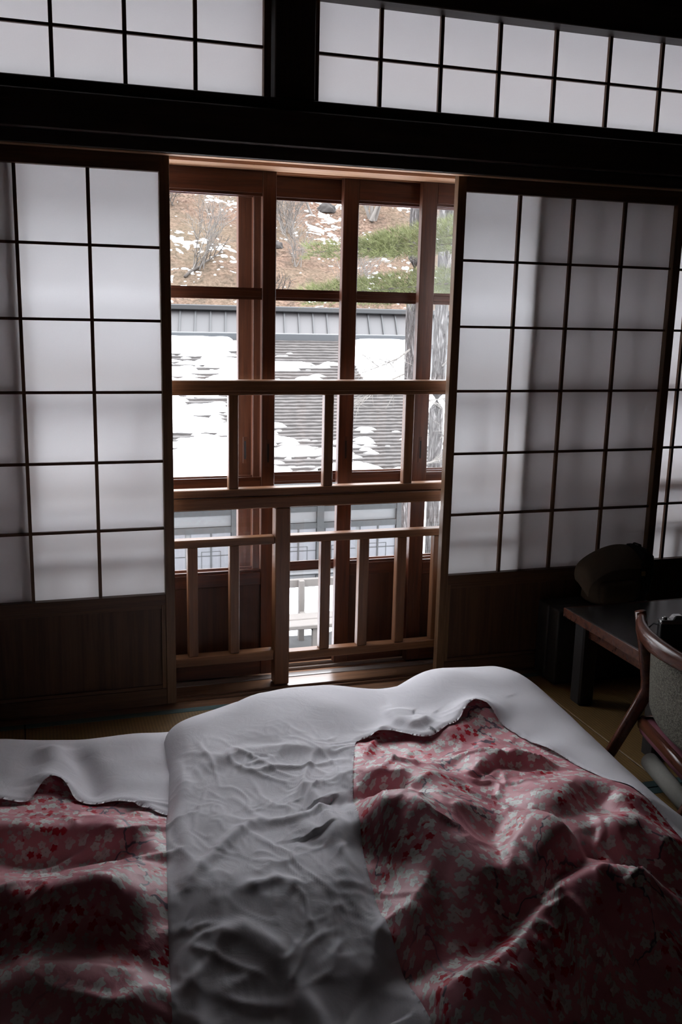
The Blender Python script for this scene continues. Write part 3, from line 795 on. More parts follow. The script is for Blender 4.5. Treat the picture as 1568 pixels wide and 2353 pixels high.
WX = {'R': [([(0.540, -0.720), (0.536, -0.804), (0.560, -0.839), (0.614, -0.800)], 0.022, 0.03)]}
def duvet(name, loc, hf, edge, poly, lifts, label, xr, yr, name_key=''):
    d = empty(name, loc); tag(d, label, 'duvet', 'two duvets laid side by side on the tatami')
    foot = lambda x, y: np.minimum.reduce(list(edge(x, y)))
    ends = lambda x, y: np.minimum(*edge(x, y)[2:])
    def ins_pink(x, y): return np.minimum(poly_sd(x, y, poly)+0.05, ends(x, y)-0.01)
    def ins_white(x, y): return np.minimum(-poly_sd(x, y, poly), ends(x, y)-0.002)
    def ex_white(x, y, s):
        sd = -poly_sd(x, y, poly)
        z = 0.006 + 0.003*np.exp(-(sd/0.015)**2) - 0.006*np.exp(-(sd/0.009)**2)
        for pl, A, w in WX.get(name_key, []): z = z + _crest(x, y, pl, A, w, 1.7*w)
        for cx, cy, w, A in lifts: z = z + A*np.exp(-((x-cx)**2+(y-cy)**2)/(w*w))
        return z*np.clip(foot(x, y)/0.05, 0.15, 1)
    sheet('patterned_panel', hf, edge, xr, yr, 0.006, ins_pink, lambda x, y, s: 0.0*x, M['pink'], d)['label'] = 'pink panel printed with white and red blossoms'
    sheet('white_cover', hf, edge, xr, yr, 0.0048, ins_white, ex_white, M['white'], d)['label'] = 'white cotton cover framing the panel'
    return d
duvet('duvet', (-0.62, -1.57, 0), h_left, _edge_L, PL, LIFT_L, 'rumpled duvet at the left edge, tucked under the other duvet', (-1.39, 0.14), (-2.76, -0.37))
duvet('duvet', (0.45, -1.55, 0), h_right, _edge_R, PR, LIFT_R, 'large rumpled duvet on the right with a wide white left border', (-0.28, 1.17), (-2.73, -0.34), 'R')

# ------------------------------------------------------------------ low chair
ch = empty('low_chair', (1.188, -1.055, 0.0), math.radians(-103.06))
tag(ch, 'low wooden chair with tweed backrest beside the right duvet', 'chair')
def bar(name, pts, ra, rb, mat, parent, n=12, sq=0.6, ref=(1, 0, 0)):
    return tube(name, pts, [(ra, rb)]*len(pts) if not isinstance(ra, list) else list(zip(ra, rb)), mat, parent, n, sq, ref)
for sx in (-0.22, 0.22):
    bar('rear_leg', [(sx, -0.085, 0.0), (sx, -0.03, 0.11), (sx, 0.022, 0.215), (sx, 0.043, 0.26), (sx, 0.040, 0.30), (sx, 0.016, 0.42), (sx, 0.0, 0.50)],
        [0.015, 0.017, 0.019, 0.020, 0.019, 0.016, 0.015], [0.0125]*7, M['mahogany'], ch)
    bar('front_leg', [(sx, 0.47, 0.0), (sx, 0.44, 0.17)], 0.016, 0.011, M['mahogany'], ch)
    bar('side_rail', [(sx*0.95, 0.03, 0.165), (sx*0.95, 0.45, 0.165)], 0.012, 0.020, M['mahogany'], ch, ref=(0, 0, 1))
pts = []; 
for k in range(17):
    t = k/16*2-1
    pts.append((t*0.214, 0.004-0.055*(1-t*t), 0.478+0.006*(1-t*t)))
bar('top_rail', pts, [0.013+0.004*(1-abs(k/8-1)) for k in range(17)], [0.020+0.005*(1-abs(k/8-1)) for k in range(17)], M['mahogany'], ch, 14, 0.75, ref=(0, 0, 1))
# padded back: curved slab
bm = bmesh.new(); rings = []
nu, prof = 18, []
for k in range(24):
    a = 2*math.pi*k/24; ca, sa = math.cos(a), math.sin(a)
    prof.append((0.022*math.copysign(abs(ca)**0.7, ca), 0.107*math.copysign(abs(sa)**0.28, sa)))
for i in range(nu+1):
    t = i/nu*2-1
    x = t*0.196; yb = 0.052-0.034*(1-t*t); sh = 1.0 if abs(t) < 0.97 else 0.9
    ring = []
    for dy, dz in prof:
        z = 0.322+dz*sh
        ring.append(bm.verts.new((x, yb+dy*sh+0.10*(0.36-z)*0.6, z)))
    rings.append(ring)
for i in range(nu):
    for k in range(24): bm.faces.new((rings[i][k], rings[i][(k+1) % 24], rings[i+1][(k+1) % 24], rings[i+1][k]))
bm.faces.new(rings[0]); bm.faces.new(rings[-1])
from_bm('backrest', bm, M['oat'], ch)['label'] = 'oatmeal tweed padded backrest'
rounded_box('seat', (-0.200, 0.200), (0.055, 0.48), (0.130, 0.200), M['maroon'], ch, 0.03, 4)['label'] = 'maroon padded seat'
bar('rear_seat_rail', [(-0.21, 0.03, 0.165), (0.21, 0.03, 0.165)], 0.012, 0.018, M['mahogany'], ch, ref=(0, 0, 1))
tube('seat_roll', [(-0.195, 0.048, 0.155), (0.195, 0.048, 0.155)], 0.030, M['maroon'], ch, 14)
tube('lower_bolster', [(-0.175, 0.05, 0.06), (0.19, 0.05, 0.06)], 0.026, M['greycloth'], ch, 14)

# ------------------------------------------------------------------ low table
tb = empty('low_table', (1.745, -0.52, 0)); tag(tb, 'low dark lacquered table with wooden edge behind the chair', 'table')
TX0, TX1, TY0, TY1, TZ = 1.33, 2.16, -0.825, -0.285, 0.33
box('tabletop', (TX0+0.006, TX1-0.006), (TY0+0.006, TY1-0.006), (TZ-0.022, TZ), M['lacquer'], tb, 0.002)
for n_, x, y in (('edge_band', (TX0, TX0+0.006), (TY0, TY1)), ('edge_band', (TX1-0.006, TX1), (TY0, TY1)),
                 ('edge_band', (TX0+0.006, TX1-0.006), (TY0, TY0+0.006)), ('edge_band', (TX0+0.006, TX1-0.006), (TY1-0.006, TY1))):
    box(n_, x, y, (TZ-0.030, TZ+0.0005), M['mahogany'], tb, 0.001)
for n_, x, y in (('apron', (TX0+0.05, TX0+0.07), (TY0+0.08, TY1-0.08)), ('apron', (TX1-0.07, TX1-0.05), (TY0+0.08, TY1-0.08)),
                 ('apron', (TX0+0.08, TX1-0.08), (TY0+0.05, TY0+0.07)), ('apron', (TX0+0.08, TX1-0.08), (TY1-0.07, TY1-0.05))):
    box(n_, x, y, (TZ-0.085, TZ-0.0225), M['mahogany'], tb, 0.001)
for x in (TX0+0.03, TX1-0.09):
    for y in (TY0+0.03, TY1-0.09):
        box('leg', (x, x+0.06), (y, y+0.06), (0.0, TZ-0.0225), M['leather'], tb, 0.006)

# ------------------------------------------------------------------ film camera on the table
fc = empty('film_camera', (1.472, -0.705, TZ+0.0008), math.radians(-12)); tag(fc, 'small black and silver film camera standing on the low table', 'camera')
rounded_box('camera_body', (-0.058, 0.058), (-0.015, 0.015), (0.0, 0.074), M['leather'], fc, 0.006, 2)
rounded_box('top_plate', (-0.0575, 0.0575), (-0.0155, 0.0155), (0.070, 0.084), M['chrome'], fc, 0.004, 2)
bm = bmesh.new()
vs_ = [(-0.022, -0.014, 0.083), (0.022, -0.014, 0.083), (0.022, 0.016, 0.083), (-0.022, 0.016, 0.083), (-0.010, -0.010, 0.097), (0.010, -0.010, 0.097), (0.012, 0.013, 0.097), (-0.012, 0.013, 0.097)]
V = [bm.verts.new(v) for v in vs_]
for f in ((0, 1, 2, 3), (4, 5, 6, 7), (0, 1, 5, 4), (1, 2, 6, 5), (2, 3, 7, 6), (3, 0, 4, 7)): bm.faces.new([V[i] for i in f])
bmesh.ops.bevel(bm, geom=list(bm.edges), offset=0.002, segments=2, affect='EDGES')
from_bm('viewfinder_hump', bm, M['chrome'], fc, False)
lathe('shutter_dial', [(0.0085, 0), (0.009, 0.002), (0.009, 0.007), (0.008, 0.0085)], M['chrome'], fc, 20, (0.034, 0.0, 0.0838))
lathe('rewind_knob', [(0.008, 0), (0.0085, 0.002), (0.0085, 0.006), (0.006, 0.008)], M['chrome'], fc, 20, (-0.041, 0.0, 0.0838))
lathe('advance_lever', [(0.006, 0), (0.0065, 0.004), (0.005, 0.005)], M['chrome'], fc, 16, (0.050, -0.002, 0.0838))
le = lathe('lens', [(0.024, 0.0), (0.027, 0.004), (0.027, 0.016), (0.025, 0.018), (0.026, 0.020), (0.026, 0.034), (0.023, 0.036)], M['leather'], fc, 28, (0.0, 0.0145, 0.040))
le.rotation_euler = (math.radians(-90), 0, 0)
lathe('front_element', [(0.018, 0.0), (0.016, 0.003), (0.010, 0.005), (0.004, 0.0058)], M['lensglass'], le, 24, (0, 0, 0.0355))
tube('neck_strap', [(-0.060, 0, 0.066), (-0.072, 0.004, 0.070), (-0.080, 0.02, 0.05), (-0.078, 0.045, 0.012), (-0.05, 0.075, 0.0035), (0.0, 0.085, 0.0035), (0.04, 0.07, 0.0035)], [(0.0045, 0.0014)]*7, M['webbing'], fc, 8)

# ------------------------------------------------------------------ backpack on the table
bp_ = empty('backpack', (1.605, -0.118, 0.2900), math.radians(3)); bp_.scale = (0.90, 0.90, 0.90); tag(bp_, 'dark olive backpack slumped on the black case against the screen', 'backpack')
def soft_block(name, rows, mat, parent, n=28, e=0.55):
    """stacked superellipse rows (z, cx, cy, rx, ry)"""
    bm = bmesh.new(); rings = []
    for z, cx, cy, rx, ry in rows:
        rg = []
        for k in range(n):
            a = 2*math.pi*k/n; c, s = math.cos(a), math.sin(a)
            rg.append(bm.verts.new((cx+rx*math.copysign(abs(c)**e, c), cy+ry*math.copysign(abs(s)**e, s), z)))
        rings.append(rg)
    for i in range(len(rings)-1):
        for k in range(n): bm.faces.new((rings[i][k], rings[i][(k+1) % n], rings[i+1][(k+1) % n], rings[i+1][k]))
    bm.faces.new(rings[0]); bm.faces.new(rings[-1])
    return from_bm(name, bm, mat, parent)
soft_block('main_bag', [(0.0, 0.02, 0, 0.105, 0.062), (0.012, 0.02, 0, 0.116, 0.072), (0.06, 0.026, 0, 0.116, 0.076), (0.10, 0.038, 0.002, 0.105, 0.070), (0.135, 0.054, 0.004, 0.086, 0.060), (0.165, 0.068, 0.006, 0.068, 0.046), (0.185, 0.078, 0.008, 0.052, 0.030)], M['canvas'], bp_)
# flap: a creased sheet leaning over the top, peak towards the right
bm = bmesh.new()
top = [(-0.138, -0.020, 0.085), (-0.150, -0.015, 0.150), (-0.085, -0.005, 0.192), (0.00, 0.0, 0.212), (0.075, 0.0, 0.222), (0.140, 0.0, 0.220)]
grid = []
for i, (x, y, z) in enumerate(top):
    rowv = []
    for j in range(6):
        t = j/5
        yy = y+0.052-0.135*t - 0.01*math.sin(i*1.3)
        zz = z-0.004-0.075*t*t*(0.6+0.08*i) + 0.004*math.sin(i*2.1+j*1.7)
        rowv.append(bm.verts.new((x-0.018*t, yy, zz)))
    grid.append(rowv)
for i in range(5):
    for j in range(5): bm.faces.new((grid[i][j], grid[i+1][j], grid[i+1][j+1], grid[i][j+1]))
fl = from_bm('top_flap', bm, M['canvas'], bp_)
sd_ = fl.modifiers.new('cloth', 'SOLIDIFY'); sd_.thickness = 0.006
sb_ = fl.modifiers.new('soft', 'SUBSURF'); sb_.levels = 1; sb_.render_levels = 2
soft_block('back_panel', [(0.0, 0.142, 0.005, 0.020, 0.070), (0.10, 0.146, 0.005, 0.022, 0.074), (0.19, 0.142, 0.004, 0.022, 0.068), (0.216, 0.134, 0.004, 0.018, 0.05), (0.219, 0.134, 0.004, 0.010, 0.04)], M['webbing'], bp_)
soft_block('front_pocket', [(0.015, 0.0, -0.078, 0.075, 0.014), (0.03, 0.0, -0.082, 0.085, 0.022), (0.085, 0.0, -0.082, 0.085, 0.022), (0.10, 0.0, -0.078, 0.075, 0.012)], M['canvas'], bp_)
for sy in (-0.03, 0.035):
    tube('shoulder_strap', [(0.150, sy, 0.20), (0.185, sy, 0.17), (0.192, sy, 0.10), (0.178, sy, 0.03), (0.158, sy, 0.012)], [(0.018, 0.005)]*5, M['webbing'], bp_, 8, ref=(0, 1, 0))
tube('carry_loop', [(0.135, -0.02, 0.215), (0.137, -0.015, 0.226), (0.137, 0.02, 0.226), (0.135, 0.025, 0.215)], [(0.008, 0.003)]*4, M['webbing'], bp_, 8)
rounded_box('buckle', (0.100, 0.118), (-0.092, -0.084), (0.115, 0.135), M['brass'], bp_, 0.003, 2)
tube('closure_strap', [(0.109, -0.076, 0.165), (0.109, -0.087, 0.14), (0.109, -0.092, 0.10), (0.109, -0.090, 0.06)], [(0.007, 0.002)]*4, M['webbing'], bp_, 8, ref=(0, 1, 0))

# ------------------------------------------------------------------ small case standing by the screen
cs_ = empty('small_case', (1.57, -0.115, 0.0)); tag(cs_, 'small black case standing on the floor under the backpack by the screen', 'case')
rounded_box('case_body', (-0.200, 0.20), (-0.074, -0.003), (0.0015, 0.285), M['leather'], cs_, 0.008, 2)
rounded_box('case_lid', (-0.200, 0.20), (-0.001, 0.074), (0.0015, 0.285), M['leather'], cs_, 0.008, 2)
tube('case_handle', [(0.199, 0, 0.10), (0.217, 0, 0.102), (0.223, 0, 0.12), (0.223, 0, 0.17), (0.217, 0, 0.188), (0.199, 0, 0.19)], 0.006, M['leather'], cs_, 10)
for x in (0.06, 0.23):
    rounded_box('latch', (0.197, 0.2035), (-0.010, 0.010), (x-0.014, x+0.014), M['chrome'], cs_, 0.002, 1)

# ------------------------------------------------------------------ outside: ground, neighbour house, hill, trees
rnd = random.Random(7)
GZ = -3.45
def grid_mesh(name, hf, xr, yr, step, mat, parent=None):
    nx = int((xr[1]-xr[0])/step)+1; ny = int((yr[1]-yr[0])/step)+1
    gx, gy = np.meshgrid(np.linspace(xr[0], xr[1], nx), np.linspace(yr[0], yr[1], ny))
    z = hf(gx, gy); idx = np.arange(nx*ny).reshape(ny, nx)
    q = np.stack([idx[:-1, :-1].ravel(), idx[:-1, 1:].ravel(), idx[1:, 1:].ravel(), idx[1:, :-1].ravel()], 1)
    me = bpy.data.meshes.new(name)
    me.from_pydata(np.stack([gx.ravel(), gy.ravel(), z.ravel()], 1).tolist(), [], q.tolist()); me.shade_smooth()
    return link_mesh(name, me, mat, parent)
tag(grid_mesh('garden_path', lambda x, y: GZ+0.075+0.06*_perlin(x*0.6, y*0.6, 40)+0.01*_perlin(x*4, y*4, 41), (0.6, 5.2), (5.6, 11.4), 0.1, M['stone']), 'grey gravel clearing with trodden ground below the window', 'path', kind='structure')
tag(grid_mesh('snowy_ground', lambda x, y: GZ+0.06*_perlin(x*0.6, y*0.6, 40)-0.4*np.clip((1.2-y)/1.0, 0, 1), (-30, 45), (0.6, 22), 0.5, M['snow']), 'snow-covered garden ground below the window', 'ground', kind='structure')

def hill_z(x, y):
    t = np.clip(y-20.5, 0, 40)
    return -1.6 + 0.52*t + 0.35*_perlin(x*0.16, y*0.16, 50) + 0.14*_perlin(x*0.7, y*0.7, 51) + 0.06*_perlin(x*2.2, y*2.2, 52)
tag(grid_mesh('hillside', hill_z, (-20, 50), (20, 46), 0.22, M['litter']), 'brown leaf-covered hillside behind the neighbouring roofs', 'hillside', kind='structure')
# thin snow remnants: thick patches lying on the litter where the noise allows
def patches(name, surf, xr, yr, step, mask, thick, label, parent=None, cat='snow'):
    nx = int((xr[1]-xr[0])/step)+1; ny = int((yr[1]-yr[0])/step)+1
    gx, gy = np.meshgrid(np.linspace(xr[0], xr[1], nx), np.linspace(yr[0], yr[1], ny))
    m = mask(gx, gy)
    z = surf(gx, gy) + thick*np.tanh(m*5.0)
    ok = m > -0.35
    f = ok[:-1, :-1] & ok[1:, :-1] & ok[:-1, 1:] & ok[1:, 1:]
    idx = np.arange(nx*ny).reshape(ny, nx)
    q = np.stack([idx[:-1, :-1][f], idx[:-1, 1:][f], idx[1:, 1:][f], idx[1:, :-1][f]], 1)
    used, inv = np.unique(q, return_inverse=True)
    co = np.stack([gx.ravel(), gy.ravel(), z.ravel()], 1)[used]
    me = bpy.data.meshes.new(name); me.from_pydata(co.tolist(), [], inv.reshape(-1, 4).tolist()); me.shade_smooth()
    o = link_mesh(name, me, M['snow'], parent); o['kind'] = 'stuff'
    if parent is None: tag(o, label, cat)
    return o
def hill_mask(x, y):
    return (_perlin(x*0.45+2, y*0.55, 60)*0.55 + _perlin(x*1.3, y*2.6, 61)*0.5 + 0.50*_perlin(x*3.4, y*6.5, 62)+0.42*_perlin(x*7.0, y*13.0, 63)) - 0.50 + 0.10*np.clip((27-y)/6, 0, 1)
patches('melting_snow', hill_z, (2, 20), (21, 36), 0.04, hill_mask, 0.035, 'scattered patches of melting snow on the brown hillside')

# --- neighbouring house with a shingled roof
hs = empty('neighbour_house', (3.3, 12, GZ)); tag(hs, 'neighbouring house with snowy shingled roof and papered windows', 'house')
HX0, HX1 = -6.0, 6.66
EY, EZ, RY, RZ2 = 11.0, -1.33, 15.0, 0.70
def roof_z(x, y): return EZ + (RZ2-EZ)*(y-EY)/(RY-EY)
NC = 44
rs = (RZ2-EZ)/(RY-EY)
for k in range(NC):
    y0 = EY + (RY-EY)*k/NC; y1 = y0 + (RY-EY)/NC*1.25
    bm = bmesh.new(); n = 120; vt = []; vb = []; vl = []
    x1 = HX1 - 1.35*0.0
    for i in range(n+1):
        x = HX0+(x1-HX0)*i/n
        jz = 0.010*rnd.random(); jy = 0.03*rnd.random()
        vl.append(bm.verts.new((x-3.3, y0-jy-12, roof_z(x, y0)+0.006-GZ)))
        vt.append(bm.verts.new((x-3.3, y0-jy-12, roof_z(x, y0)+0.040+jz-GZ)))
        vb.append(bm.verts.new((x-3.3, y1-12, roof_z(x, y1)+0.010-GZ)))
    for i in range(n):
        bm.faces.new((vl[i], vl[i+1], vt[i+1], vt[i])); bm.faces.new((vt[i], vt[i+1], vb[i+1], vb[i]))
    from_bm('shingle_course', bm, M['shingle'], hs, False)
bm = bmesh.new()
q = [(HX0, EY, EZ), (HX1, EY, EZ), (HX1, RY, RZ2), (HX0, RY, RZ2)]
lo = [bm.verts.new((x-3.3, y-12, z-0.12-GZ)) for x, y, z in q]; hi = [bm.verts.new((x-3.3, y-12, z-GZ)) for x, y, z in q]
bm.faces.new(lo); bm.faces.new(hi)
for i in range(4): bm.faces.new((lo[i], lo[(i+1) % 4], hi[(i+1) % 4], hi[i]))
from_bm('roof_deck', bm, M['timber'], hs, False)
bm = bmesh.new()
q = [(HX0, RY+0.3, RZ2+0.05), (HX1, RY+0.3, RZ2+0.05), (HX1, RY+4.2, EZ), (HX0, RY+4.2, EZ)]
lo = [bm.verts.new((x-3.3, y-12, z-0.12-GZ)) for x, y, z in q]; hi = [bm.verts.new((x-3.3, y-12, z-GZ)) for x, y, z in q]
bm.faces.new(lo); bm.faces.new(hi)
for i in range(4): bm.faces.new((lo[i], lo[(i+1) % 4], hi[(i+1) % 4], hi[i]))
from_bm('rear_roof_slope', bm, M['shingle'], hs, False)
box('ridge_cap', (HX0, HX1+0.05), (14.95, 15.32), (RZ2-0.03, RZ2+0.135), M['flashing'], hs, 0.012)
box('eave_board', (HX0, HX1), (EY-0.03, EY+0.02), (EZ-0.14, EZ-0.01), M['timber'], hs)
def roof_mask(x, y):
    n = _perlin(x*0.5+1, y*0.9, 70)*0.50 + _perlin(x*1.1, y*4.5, 71)*0.50 + 0.40*_perlin(x*3.0, y*13.0, 72)
    left = np.clip((3.3-x)*0.40, -0.22, 0.30)
    low = np.clip((12.2-y)*0.5, 0, 0.35)*np.clip((5.2-x), 0, 1)
    m = n + left + low - 0.16
    # thick snow cap left at the upper right corner
    cap = 1.0-(((x-6.1)/0.78)**4+((y-14.2)/0.80)**4)
    rgt = (x-(6.05-0.25*(y-12)*0.0-0.10*(14-y)))*2.2 - 0.9 + 0.3*_perlin(x*2, y*3, 73)
    return np.maximum(np.maximum(m, np.clip(cap*1.2, -1, 0.8)), rgt)
so = patches('roof_snow', lambda x, y: roof_z(x, y)+0.038, (HX0+0.02, HX1-0.01), (EY+0.0, RY-0.02), 0.035, roof_mask, 0.06, '', None)
tag(so, 'melting snow lying on the shingled roof', 'snow', kind='stuff')
# wall below the eaves: posts, beams, stucco and papered windows
WY = 12.0
box('stucco_wall', (HX0+0.3, 5.64), (WY+0.02, WY+0.12), (GZ, -1.30), M['stucco'], hs)
box('side_wall', (5.55, 5.64), (WY+0.12, 18.0), (GZ, -0.9), M['stucco'], hs)
for z0, z1 in ((-2.02, -1.93), (-2.31, -2.21), (-3.12, -3.00)):
    box('wall_beam', (HX0+0.3, 5.66), (WY-0.03, WY+0.02), (z0, z1), M['timber'], hs)
for x0, x1 in ((-1.2, -1.08), (0.7, 0.82), (2.54, 2.66), (4.0, 4.12), (5.43, 5.65)):
    box('wall_post', (x0, x1), (WY-0.045, WY+0.02), (GZ, -1.30), M['timber'], hs)
def papered_window(x0, x1):
    z0, z1 = -3.0, -2.31
    w = box('window', (x0, x1), (WY-0.005, WY+0.019), (z0, z1), M['pane_out'], hs)
    xm = (x0+x1)/2
    box('window_bar', (xm-0.012, xm+0.012), (WY-0.020, WY-0.004), (z0, z1), M['timber'], w)
    box('window_bar', (x0, x1), (WY-0.014, WY-0.004), (-2.70, -2.688), M['timber'], w)
    for a, b, c, d in ((xm-0.16, xm-0.153, -2.92, -2.62), (xm+0.153, xm+0.16, -2.92, -2.62)):
        box('window_bar', (a, b), (WY-0.012, WY-0.004), (c, d), M['timber'], w)
    box('window_bar', (xm-0.16, xm+0.16), (WY-0.012, WY-0.004), (-2.627, -2.62), M['timber'], w)
    box('window_bar', (xm-0.16, xm+0.16), (WY-0.012, WY-0.004), (-2.92, -2.913), M['timber'], w)
for a, b in ((0.95, 1.78), (1.88, 2.53), (2.78, 3.30), (3.38, 3.99), (4.16, 4.70), (4.79, 5.42)):
    papered_window(a, b)
box('window_sill', (HX0+0.3, 5.70), (WY-0.16, WY-0.03), (-3.06, -3.02), M['stucco'], hs)

# --- small timber veranda and stone border in the garden between the houses
vr = empty('garden_bench', (2.9, 9.4, GZ)); tag(vr, 'pale timber garden bench half buried in snow below the window', 'bench')
box('seat_plank', (2.2, 3.9), (8.75, 9.00), (-2.93, -2.87), M['beige'], vr, 0.01)
box('seat_plank', (2.2, 3.9), (9.03, 9.28), (-2.93, -2.87), M['beige'], vr, 0.01)
box('back_plank', (2.2, 3.9), (9.62, 9.68), (-2.60, -2.48), M['beige'], vr, 0.01)
for x in (2.27, 3.05, 3.75):
    box('leg', (x, x+0.08), (8.80, 8.88), (GZ-0.05, -2.931), M['beige'], vr, 0.006)
    box('back_post', (x, x+0.08), (9.53, 9.61), (GZ-0.05, -2.48), M['beige'], vr, 0.006)
    box('seat_bearer', (x, x+0.08), (8.81, 9.529), (-2.99, -2.931), M['beige'], vr, 0.006)
bs = bpy.data.objects
def heap(name, cx, cy, rx, ry, h, mat, label, cat, seed, zb=GZ):
    bm = bmesh.new(); bmesh.ops.create_icosphere(bm, subdivisions=4, radius=1.0)
    for v in bm.verts:
        n = float(_perlin(np.array([v.co.x*2.3+seed]), np.array([v.co.y*2.3+v.co.z*1.7]), seed)[0])
        k = 1+0.22*n
        v.co = Vector((v.co.x*rx*k, v.co.y*ry*k, max(v.co.z, -0.15)*h*k))
    o = from_bm(name, bm, mat); o.location = (cx, cy, zb); tag(o, label, cat); return o
heap('snow_bank', 2.9, 10.2, 1.25, 0.45, 0.85, M['snow'], 'rounded snow bank behind the garden bench', 'snow bank', 3)
heap('garden_rock', 2.62, 7.55, 0.20, 0.15, 0.26, M['stone'], 'dark garden rock poking out of the snow', 'rock', 5)
sw = empty('stone_border', (2.6, 6.9, GZ)); tag(sw, 'grey stone border of blocks crossing the snowy garden', 'stone border')
x = 1.2
while x < 4.4:
    w = rnd.uniform(0.32, 0.55)
    box('stone_block', (x+0.006, x+w-0.006), (6.55+rnd.uniform(-0.02, 0.02), 7.08), (GZ-0.1, GZ+0.34+rnd.uniform(-0.02, 0.02)), M['stone'], sw, 0.02); x += w
bm = bmesh.new()
for k in range(70):
    a = rnd.uniform(0, 6.28); r = rnd.uniform(0, 0.07); x, y = r*math.cos(a), r*math.sin(a)
    lx, ly = rnd.uniform(-0.16, 0.16), rnd.uniform(-0.12, 0.12); h = rnd.uniform(0.25, 0.5)
    v = [bm.verts.new(p) for p in ((x-0.005, y, 0), (x+0.005, y, 0), (x+lx*0.6+0.004, y+ly*0.6, h*0.7), (x+lx*0.6-0.004, y+ly*0.6, h*0.7), (x+lx, y+ly, h))]
    bm.faces.new((v[0], v[1], v[2], v[3])); bm.faces.new((v[3], v[2], v[4]))
g_ = from_bm('dry_grass_tuft', bm, M['drygrass'], None, False); g_.location = (2.52, 6.15, GZ); tag(g_, 'tuft of dry reddish grass in front of the stone border', 'grass')

# --- further house: standing seam metal roof
mh = empty('metal_roof_house', (4.0, 19, GZ)); tag(mh, 'house with mauve standing seam metal roof behind the shingled house', 'house')
MX0, MX1, MY0, MZ0, MY1, MZ1 = -7.0, 10.8, 19.2, 0.50, 20.0, 1.24
bm = bmesh.new()
q = [(MX0, MY0, MZ0), (MX1, MY0, MZ0), (MX1, MY1, MZ1), (MX0, MY1, MZ1)]
lo = [bm.verts.new((x-4, y-19, z-0.10-GZ)) for x, y, z in q]; hi = [bm.verts.new((x-4, y-19, z-GZ)) for x, y, z in q]
bm.faces.new(lo); bm.faces.new(hi)
for i in range(4): bm.faces.new((lo[i], lo[(i+1) % 4], hi[(i+1) % 4], hi[i]))
from_bm('metal_sheet', bm, M['metal_roof'], mh, False)
bm = bmesh.new()
for pz in ((0, 0, 0),):
    a = 0.018; dz = MZ1-MZ0
    v = [bm.verts.new(p) for p in ((-a, 0, 0), (a, 0, 0), (a+0.16, MY1-MY0, dz), (0.16-a, MY1-MY0, dz), (-a, -0.02, 0.05), (a, -0.02, 0.05), (a+0.16, MY1-MY0, dz+0.05), (0.16-a, MY1-MY0, dz+0.05))]
    for f in ((0, 1, 2, 3), (4, 5, 6, 7), (0, 1, 5, 4), (1, 2, 6, 5), (2, 3, 7, 6), (3, 0, 4, 7)): bm.faces.new([v[i] for i in f])
seam = from_bm('roof_seam', bm, M['metal_dark'], mh, False); seam.location = (MX0-4, MY0-19, MZ0-GZ)
x = MX0+0.36
while x < MX1:
    copy_part(seam, (x-4, MY0-19, MZ0-GZ), mh); x += 0.36
box('ridge_cap', (MX0, MX1), (19.85, 20.15), (MZ1-0.02, MZ1+0.11), M['metal_dark'], mh, 0.02)
box('house_wall', (MX0+0.3, MX1-0.3), (19.5, 21.0), (GZ, 0.40), M['stucco'], mh)

# --- trees
def trunk_tree(name, x, y, z0, z1, r0, r1, lean, label, seed, limbs=()):
    t = empty(name, (x, y, z0)); tag(t, label, 'tree')
    bm = bmesh.new(); pts = []; rad = []
    n = 46
    for i in range(n):
        f = i/(n-1); z = (z1-z0)*f
        pts.append((lean[0]*f+0.02*math.sin(f*9+seed), lean[1]*f, z)); rad.append(r0+(r1-r0)*f)
    sweep(bm, pts, rad, 20)
    for v in bm.verts:
        nz = float(_perlin(np.array([v.co.x*14+seed]), np.array([v.co.z*1.5+v.co.y*14]), seed)[0])
        c = Vector((lean[0]*v.co.z/(z1-z0), lean[1]*v.co.z/(z1-z0), v.co.z)); d = v.co-c
        v.co = c+d*(1+0.12*nz)
    from_bm('trunk', bm, M['bark'], t)
    return t
def branch_mesh(bm, p, d, length, r, depth, rng, spread=0.6, droop=0.0, n=4):
    pts = [p]; cur = Vector(p); dd = Vector(d).normalized(); seg = 4
    for i in range(seg):
        dd = (dd + Vector((rng.uniform(-1, 1), rng.uniform(-1, 1), rng.uniform(-1, 1)))*0.16 + Vector((0, 0, -droop))).normalized()
        cur = cur + dd*(length/seg); pts.append(cur.copy())
    sweep(bm, pts, [r*(1-0.17*i) for i in range(seg+1)], n, cap=False)
    if depth > 0:
        for i in range(1, seg+1):
            for _ in range(2 if i < seg else 2):
                nd = (dd + Vector((rng.uniform(-1, 1), rng.uniform(-1, 1), rng.uniform(-0.7, 0.9)))*spread).normalized()
                branch_mesh(bm, pts[i], nd, length*rng.uniform(0.4, 0.62), r*0.55, depth-1, rng, spread, droop, 3)
t1 = trunk_tree('larch_tree', 4.09, 8.0, GZ-0.1, 7.2, 0.098, 0.070, (-0.12, 0.0), 'straight grey trunk crossing the roof end in the middle pane', 1)
rng = random.Random(3)
for z, d, ln in ((2.0, (-0.9, 0.1, 0.25), 0.55), (0.9, (-0.8, -0.5, -0.25), 0.8), (0.6, (-0.9, 0.2, -0.35), 0.7), (0.2, (0.9, -0.3, 0.1), 0.8), (1.4, (0.8, -0.2, 0.4), 0.7), (-0.6, (0.9, -0.2, 0.1), 0.6)):
    bm = bmesh.new(); branch_mesh(bm, (0, 0, 0), d, ln, 0.013, 2, rng, 0.75)
    o = from_bm('branch', bm, M['twig'], t1); o.location = (-0.04, 0, z-(GZ-0.1))
t2 = trunk_tree('larch_tree', 5.36, 10.2, GZ-0.1, 7.5, 0.115, 0.085, (-0.03, 0.0), 'second grey trunk seen in the narrow pane by the right screen', 2)
